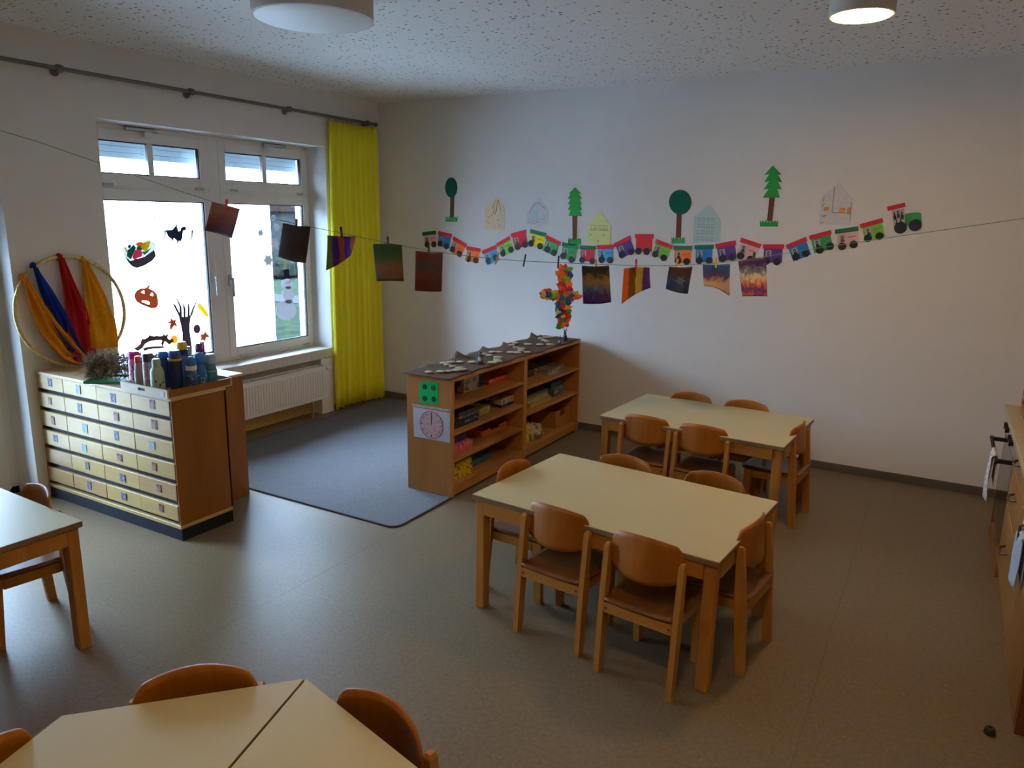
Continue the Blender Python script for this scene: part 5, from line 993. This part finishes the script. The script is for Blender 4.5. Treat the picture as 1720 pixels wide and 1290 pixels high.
for kind, pts in HOUSES:
    t = thing('paper_house', HL[kind], 'paper house', (0, 0, 0), 0, 'paper houses on the back wall')
    xs = [p[0] for p in pts]; zs = [p[1] for p in pts]; x0, x1, z0, z1 = min(xs), max(xs), min(zs), max(zs); wd, ht = x1-x0, z1-z0
    b = MB(); b.prism(pts, XZ(-.001), 0, .0015)
    b.make('house_sheet', MT[HMAT[kind]], t)
    Q = lambda u, v: (x0+u*wd, z0+v*ht)
    def stroke(pl_, m_, r=.0022, name='drawn_line'):
        MB().tube([(Q(*p)[0], -.0028, Q(*p)[1]) for p in pl_], r, 5).make(name, m_, t)
    def patch(u0, v0, u1, v1, m_): MB().prism([Q(u0, v0), Q(u1, v0), Q(u1, v1), Q(u0, v1)], XZ(-.0025), 0, .0006).make('drawn_patch', m_, t)
    if kind == 'peach':
        for p in ([(.55, .9), (.35, .62)], [(.62, .9), (.60, .55)], [(.66, .9), (.8, .6)], [(.5, .75), (.42, .48)], [(.62, .7), (.50, .45)]): stroke(p, MT['penbrown'])
        for k in range(12): u, v = rw.uniform(.1, .9), rw.uniform(.05, .6); stroke([(u, v), (u+.03, v+.02)], MT['penbrown'], .0028)
    elif kind == 'white':
        patch(.32, .35, .55, .6, MT['p_paleblue'])
        for u, v in ((.3, .15), (.12, .2), (.5, .2), (.75, .3)): stroke([(u, v), (u+.1, v), (u+.1, v+.12), (u, v+.12), (u, v)], MT['pencil'], .0016)
        stroke([(.15, .45), (.35, .75), (.55, .85), (.85, .65)], MT['pencil'], .002)
    elif kind == 'yellow':
        for k in range(4): u = .18+.18*k; stroke([(u, .47), (u+.13, .47), (u+.13, .58), (u, .58), (u, .47)], MT['pencil'], .0016)
        stroke([(.1, .44), (.9, .44)], MT['pencil'], .0016)
        for u, v in ((.12, .28), (.68, .28), (.45, .10)): stroke([(u, v), (u+.06, v+.03)], MT['pencil'], .003)
    elif kind == 'paleblue':
        for i in range(4):
            for j in range(4): u, v = .16+.17*i, .08+.16*j; stroke([(u, v), (u+.09, v), (u+.09, v+.08), (u, v+.08), (u, v)], MT['pencil'], .0016)
    else:
        patch(.12, .34, .28, .42, MT['crayon']); patch(.60, .30, .78, .40, MT['crayon']); patch(.84, .28, .94, .42, MT['crayon']); patch(.16, .50, .24, .55, MT['p_yellow'])
        for p in ([(.07, .55), (.09, .66)], [(.07, .42), (.07, .50)], [(.10, .2), (.22, .24)], [(.08, .22), (.2, .18)], [(.05, .04), (.15, .06)], [(.38, .3), (.98, .28)], [(.38, .3), (.38, .9)], [(.95, .1), (.95, .55)]): stroke(p, MT['pencil'], .0022)
# ------------------------------------------------------------------ clothes line with paintings
LPT = [Vector(p) for p in LINE]
P0v, P1v = Vector((0.0, -3.462)), Vector((5.955, -.147))
MT['cord'] = plain('green_cord', (.10, .30, .20), .6, .1)
ldir = (LPT[-1]-LPT[0]); ldir.z = 0; ldir.normalize(); lnorm = Vector((ldir.y, -ldir.x, 0))     # lnorm points to the room
s_end = (5.955-LPT[-1].x)/ldir.x
endp = LPT[-1]+ldir*s_end+Vector((0, 0, s_end*.10))
startp = LPT[0]-ldir*(LPT[0].x-.002)/ldir.x+Vector((0, 0, .004))
t = thing('clothes_line', 'thin green cord strung across the room from the window pier', 'cord', (0, 0, 0))
MB().tube([startp]+LPT[1:]+[endp], .0021, 6).make('cord', MT['cord'], t, 60)
for p, ax_, s_ in ((startp, 'x', 1), (endp, 'x', -1)):
    MB().lathe([(.009, 0), (.009, .004*s_), (.003, .006*s_), (.003, .014*s_)], 10, (p.x-.002*s_, p.y, p.z), 'x').make('hook', MT['metal'], t, 60)
def line_z(x):
    for a, b in zip(LPT, LPT[1:]):
        if a.x <= x <= b.x: return a.z+(b.z-a.z)*(x-a.x)/(b.x-a.x)
    return LPT[-1].z
c_ = lambda *a: srgb(*a)
PM = [painting('painted_sheet_1', [(.035, .016, .02), (.09, .025, .03), (.20, .045, .035), (.30, .10, .05)], 'zn', 3.0, .08, 1),
      painting('painted_sheet_2', [(.09, .045, .03), (.035, .018, .013), (.028, .014, .010), (.04, .02, .014), (.03, .015, .011)], 'zn', 3, .08),
      painting('painted_sheet_3', [(.13, .15, .02), (.05, .012, .16), (.36, .05, .03), (.06, .02, .20), (.42, .07, .03)], 'x', 3, .08),
      painting('painted_sheet_4', [(.03, .05, .015), (.16, .05, .015), (.20, .07, .02), (.05, .075, .015), (.02, .055, .012)], 'zn', 3.2, .06),
      painting('painted_sheet_5', [(.13, .022, .010), (.085, .018, .010), (.14, .028, .012), (.05, .035, .03), (.13, .02, .01)], 'zn', 3.5, .06),
      painting('painted_sheet_6', [(.03, .008, .09), (.05, .02, .12), (.08, .12, .17), (.26, .15, .03), (.02, .022, .025)], 'zn', 2.4, .06),
      painting('painted_sheet_7', [(.62, .10, .015), (.16, .065, .02), (.55, .36, .05), (.10, .03, .22)], 'x', 3, .08),
      painting('painted_sheet_8', [(.012, .02, .05), (.02, .035, .09), (.03, .05, .11), (.045, .02, .018)], 'zn', 3.0, .06),
      painting('painted_sheet_9', [(.36, .15, .06), (.50, .32, .22), (.55, .40, .33), (.10, .05, .22), (.04, .11, .32)], 'zn', 3.0, .08),
      painting('painted_sheet_10', [(.60, .14, .03), (.10, .03, .20), (.58, .18, .05), (.60, .58, .56), (.14, .17, .25), (.06, .02, .15)], 'zn', 3, .08)]
PL = ['reddish brown painted sheet tilted on the line in front of the window, red peg', 'dark brown painted sheet hanging in front of the right casement', 'curled fan-shaped sheet with green, purple and red stripes before the curtain', 'green and rust painted sheet hanging before the curtain edge',
      'red-brown painted sheet below the left end of the paper train', 'purple, ochre and grey painted sheet right of the tissue cross', 'curling sheet with orange, brown, yellow and purple stripes', 'dark blue painted sheet with a pale star shape', 'blue, sand and peach painted sheet hung askew', 'purple and grey painted sheet with orange stripes, last on the line']
BUL = [.018, .022, .05, .02, .012, .018, .045, .035, .03, .03]
def bil(p, u, v): # p: TL, TR, BR, BL ; v from top
    return (p[0]*(1-u)+p[1]*u)*(1-v)+(p[3]*(1-u)+p[2]*u)*v
for k, pts in enumerate(PAINTS):
    q = [Vector(p) for p in pts]; og = (q[0]+q[1])/2
    loc2 = [((p-og).dot(ldir), (p-og).z) for p in q]; q2 = [Vector((a, 0, b)) for a, b in loc2]
    bu = BUL[k]
    def f(u, v):
        p = bil(q2, u, v)
        bend = {2: -.055*(u**2)*v, 6: .05*(1-u)**2*v}.get(k, 0)
        p = p+Vector((0, -bu*math.sin(PI*u)*(.2+.8*v)*(1 if k % 2 else -1)-bu*.6*v*v, 0))
        if k in (2,): p.z += .10*(u**3)*0
        if k == 2 and v > .75: p.z += (v-.75)*.12*u; 
        if k == 8: p.z += .02*math.sin(PI*u)*v
        p.z += -.004*math.sin(PI*u)*(1 if k % 3 else -1)
        return p
    t = thing('painted_sheet', PL[k], 'painting', og+lnorm*.004, math.atan2(ldir.y, ldir.x), 'children\'s paintings on the line')
    o = MB().grid(f, 16, 14).make('sheet', PM[k], t, 180); solidify(o, .0009)
    if k == 7:
        o2 = MB(); sp_ = []
        for i in range(12): r_ = .038 if i % 2 == 0 else .017; sp_.append((r_*math.cos(i*PI/6), r_*math.sin(i*PI/6)))
        o2.prism([(a-.005, b-.085) for a, b in sp_], lambda u, v, d: (u, -.034-d, v), 0, .001); o2.make('star_shape', paper('pale_blue_paint', (.10, .16, .24)), t)
PEG = dict(red=(.50, .015, .02), darkred=(.22, .01, .02), black=(.012, .014, .02), darkgreen=(.01, .06, .03), yellow=(.62, .42, .03), green=(.02, .14, .05), blue=(.02, .04, .25), orange=(.62, .32, .03))
PGL = ['bright red clothes peg holding the reddish brown sheet before the window', 'dark red clothes peg on the dark brown sheet', 'black clothes peg on the fan-shaped striped sheet', 'dark green clothes peg on the green and rust sheet', 'dark green clothes peg on the red-brown sheet', 'yellow clothes peg alone on the line, left of two', 'yellow clothes peg alone on the line, right of two', 'green clothes peg alone on the line', 'blue clothes peg holding the tissue cross', 'orange clothes peg on the purple and ochre sheet', 'red clothes peg on the orange and yellow striped sheet', 'orange clothes peg on the dark blue sheet', 'yellow clothes peg on the sand and peach sheet', 'dark green clothes peg on the last sheet of the line']
la = math.atan2(ldir.y, ldir.x)
for (cn, a, b), lb in zip(CLIPS, PGL):
    A, B_ = Vector(a), Vector(b); m_ = plain('peg_'+cn, PEG[cn], .5, .05)
    d = (B_-A); L = max(.045, min(.075, d.length)); tilt = math.atan2(d.dot(ldir), -d.z)
    mid = (A+B_)/2; mid.z = line_z(mid.x)+.004
    t = thing('clothes_peg', lb, 'clothes peg', mid, la, 'coloured clothes pegs on the line')
    M = Matrix.Rotation(-tilt, 4, 'Y')
    for s in (-1, 1):
        y0, y1 = (.001*s, .007*s)
        b_ = MB(); b_.hexa([(-.005, y0, -L*.5), (.005, y0, -L*.5), (.005, y1*.8, -L*.5), (-.005, y1*.8, -L*.5), (-.005, .004*s, L*.5), (.005, .004*s, L*.5), (.005, .011*s, L*.5), (-.005, .011*s, L*.5)])
        b_.bm.transform(M); b_.make('peg_jaw', m_, t)
    MB().tube([(.0065*math.cos(x), .009*math.sin(x), .002) for x in [2*PI*i/12 for i in range(12)]], .0012, 6, True).make('peg_spring', MT['metal'], t, 60)
# cross of crumpled tissue paper
og = Vector(CROSS[0])
cl = lambda p: ((Vector(p)-og).dot(ldir), (Vector(p)-og).z)
t = thing('tissue_cross', 'cross covered with crumpled coloured tissue paper hanging from a blue peg', 'cross', og+lnorm*.006, la)
(xa, za), (xb, zb), (xc, zc), (xd, zd) = cl(CROSS[0]), cl(CROSS[1]), cl(CROSS[2]), cl(CROSS[3])
xl, xr = cl(CROSS[4])[0], cl(CROSS[5])[0]; zt, zb2 = cl(CROSS[4])[1], cl(CROSS[6])[1]
xm = (xa+xb)/2; zbot = zc; wv = .036
b = MB(); b.box((xm-wv, -.002, zbot), (xm+wv, .002, -.004)); b.make('cross_board', MT['p_offwhite'], t)
MB().box((xl+.01, -.0045, zb2), (xr-.01, -.0022, zt)).make('cross_board', MT['p_offwhite'], t)
TC = [plain('tissue_'+n_, c_2, .8, .1) for n_, c_2 in [('orange', (.80, .16, .02)), ('red', (.62, .02, .03)), ('lime', (.42, .60, .06)), ('blue', (.03, .12, .36)), ('green', (.10, .36, .08)), ('amber', (.75, .34, .03)), ('crimson', (.50, .02, .07))]]
rc_ = random.Random(21); tufts = []
for v_ in range(4):
    b = MB(); bmesh.ops.create_icosphere(b.bm, subdivisions=1+v_ % 2, radius=1)
    for vv in b.bm.verts:
        n_ = vv.co.copy(); k_ = .62+.55*abs(math.sin(n_.x*5+v_*2)*math.cos(n_.y*6-v_)+.4*math.sin(n_.z*9+v_)); vv.co = n_*k_
        vv.co.x += rc_.uniform(-.3, .3); vv.co.z += rc_.uniform(-.3, .3); vv.co.y += rc_.uniform(-.2, .2)
    tufts.append(b)
tm = []
for v_, b in enumerate(tufts):
    for c2 in TC:
        bmc = b.bm.copy(); me = bpy.data.meshes.new('tissue_tuft'); bmc.to_mesh(me); bmc.free(); me.materials.append(c2); tm.append(me)
pos = []
nz = 13
for i in range(nz):
    z = zbot+.012+(-.014-zbot-.012)*i/(nz-1)
    for x in (xm-.026, xm, xm+.026): pos.append((x, z))
for x in [xl+.014+k*.026 for k in range(int((xr-xl-.02)/.026)+1)]:
    if abs(x-xm) > .045:
        for z in (zb2+.012, (zt+zb2)/2, zt-.012): pos.append((x, z))
for x, z in pos:
    o = link('tissue_tuft', rc_.choice(tm), t, (x+rc_.uniform(-.006, .006), -.008+rc_.uniform(-.004, .002), z+rc_.uniform(-.006, .006)))
    s = rc_.uniform(.018, .026); o.scale = (s, s*.32, s*1.05); o.rotation_euler = (rc_.uniform(-.4, .4), rc_.uniform(0, 6), rc_.uniform(-.3, .3))
# ------------------------------------------------------------------ pictures stuck to the window panes
ST = STICKERS; X0S = -.2568
tp = lambda n_, c: paper('window_'+n_, c, .45)
W_ = {n_: tp(n_, c) for n_, c in dict(white=(.85, .85, .86), basket=(.10, .075, .085), pear=(.85, .66, .02), orange=(.85, .22, .02), berry=(.75, .10, .22), green=(.02, .30, .14), dgreen=(.02, .22, .12), plum=(.06, .10, .16), yellow=(.90, .52, .02), rust=(.36, .11, .045), brown=(.13, .07, .055), amber=(.80, .42, .05), dark=(.03, .035, .06), trunk=(.10, .075, .09), purple=(.16, .06, .10), grey=(.40, .38, .44)).items()}
def shrink(p, k):
    cx_, cz_ = sum(q[0] for q in p)/len(p), sum(q[1] for q in p)/len(p)
    return [(cx_+(q[0]-cx_)*k, cz_+(q[1]-cz_)*k) for q in p]
def flat(pts, m_, name, parent, d0=0.0, holes=()):
    return MB().prism(pts, YZ(X0S+d0), 0, .0008, holes).make(name, m_, parent)
t = thing('fruit_basket_picture', 'painted paper fruit basket stuck on the left window pane', 'window picture', (0, 0, 0))
k = ST['basket']
flat(k['paper'], W_['white'], 'paper_sheet', t)
for i, (n_, c_2) in enumerate([('corn', 'yellow'), ('leaf', 'dgreen'), ('leaf2', 'green'), ('orange', 'orange'), ('apple', 'green'), ('plum', 'plum'), ('pear', 'pear'), ('berry2', 'berry'), ('berry', 'berry'), ('basket', 'basket')]):
    flat(k[n_], W_[c_2], 'painted_basket' if n_ == 'basket' else 'painted_fruit', t, .001+.0003*i)
t = thing('rider_silhouette', 'black paper silhouette of a rider on horseback on the left pane', 'window picture', (0, 0, 0)); flat(shrink(ST['rider'], 1.22), W_['dark'], 'silhouette', t)
t = thing('wisp_cutout', 'thin dark paper squiggle right of the rider silhouette', 'window picture', (0, 0, 0)); flat(shrink(ST['wisp'], 1.35), W_['dark'], 'silhouette', t)
t = thing('pumpkin_cutout', 'brown paper pumpkin with cut-out face on the left pane', 'window picture', (0, 0, 0)); flat(shrink(ST['pumpkin'], 1.10), W_['rust'], 'pumpkin_face', t, 0, [shrink(p, .62) for p in ST['peyes']])
t = thing('tree_cutout', 'dark paper tree trunk with five bare branches on the left pane', 'window picture', (0, 0, 0)); flat(ST['trunk'], W_['trunk'], 'trunk', t)
for p in ST['branches']:
    n_ = len(p); lo_ = Vector(((p[0][0]+p[1][0])/2, (p[0][1]+p[1][1])/2)); tipk = max(range(n_), key=lambda i: (Vector(p[i])-lo_).length); tip = Vector(p[tipk]); mid = Vector(p[(tipk+1)//2 if tipk > 2 else tipk//2+1])
    flat([(lo_.x-.011, lo_.y), (lo_.x+.011, lo_.y), (mid.x+.011, mid.y), (tip.x+.003, tip.y), (tip.x-.004, tip.y), (mid.x-.009, mid.y)], W_['trunk'], 'branch', t, .001)
LFL = ['yellow oak-shaped paper leaf right of the tree cut-out', 'rust paper leaf left of the tree cut-out', 'purple oval paper leaf right of the trunk', 'rust star-shaped paper leaf low at the right of the trunk', 'dark brown paper leaf low at the left of the trunk', 'round amber paper leaf low at the left of the trunk']
for (c_2, p), lb in zip(ST['leaves'], LFL):
    t = thing('paper_leaf', lb, 'paper leaf', (0, 0, 0), 0, 'paper leaves on the left pane'); flat(shrink(p, 1.45), W_['purple' if c_2 == 'plum' else c_2], 'leaf_blade', t)
for i, (y, z, r) in enumerate(ST['stars']):
    t = thing('paper_snowflake', ['white paper snowflake at the left edge of the right pane strip', 'white paper snowflake behind the dark brown sheet', 'large white paper snowflake left of the dark brown sheet', 'large white paper snowflake above the snowman', 'small white paper snowflake near the top of the right pane'][i], 'snowflake', (0, 0, 0), 0, 'snowflakes on the right pane')
    flat([(y+r*(1 if j % 2 == 0 else .62)*math.cos(j*PI/6), z+r*(1 if j % 2 == 0 else .62)*math.sin(j*PI/6)) for j in range(12)], MT['whitet'], 'snowflake_cutout', t)
t = thing('snowman_cutout', 'white paper snowman with black top hat on the right pane', 'window picture', (0, 0, 0))
MT['whitet2'] = paper('white_snow_paper', (.82, .83, .88), .2)
for i, p in enumerate(ST['snow']): flat(p, MT['whitet2'], ['snow_belly', 'snow_chest', 'snow_head'][i], t, .0010*i)
flat(ST['hat'][0], W_['dark'], 'hat_crown', t, .003); flat(ST['hat'][1], W_['dark'], 'hat_brim', t, .004)
for i, p in enumerate(ST['mouths']): flat(p, W_['grey'], ['scarf_knot', 'belt'][i] if i == 1 else 'mouth', t, .004)
for y, z in ST['eyes']: flat([(y+.006*math.cos(a), z+.006*math.sin(a)) for a in [2*PI*j/8 for j in range(8)]], W_['grey'], 'eye', t, .004)
t = thing('spiked_crown_band', 'dark brown paper band with spikes arching behind the bottles on the window', 'window picture', (0, 0, 0)); flat([(y, z+(.012 if i < 16 else -.010)) for i, (y, z) in enumerate(ST['arch'])], W_['brown'], 'spiked_band', t, .0015); flat([(y, z+(.006 if i < 4 else -.006)) for i, (y, z) in enumerate(ST['arch2'])], W_['brown'], 'lower_band', t)
t = thing('window_lettering', 'faint handwritten strokes along the top of the left pane', 'lettering', (0, 0, 0))
for p in ST['script']: MB().tube([(X0S+.0015, y, z) for y, z in p], .0034, 5).make('pen_stroke', W_['grey'], t)
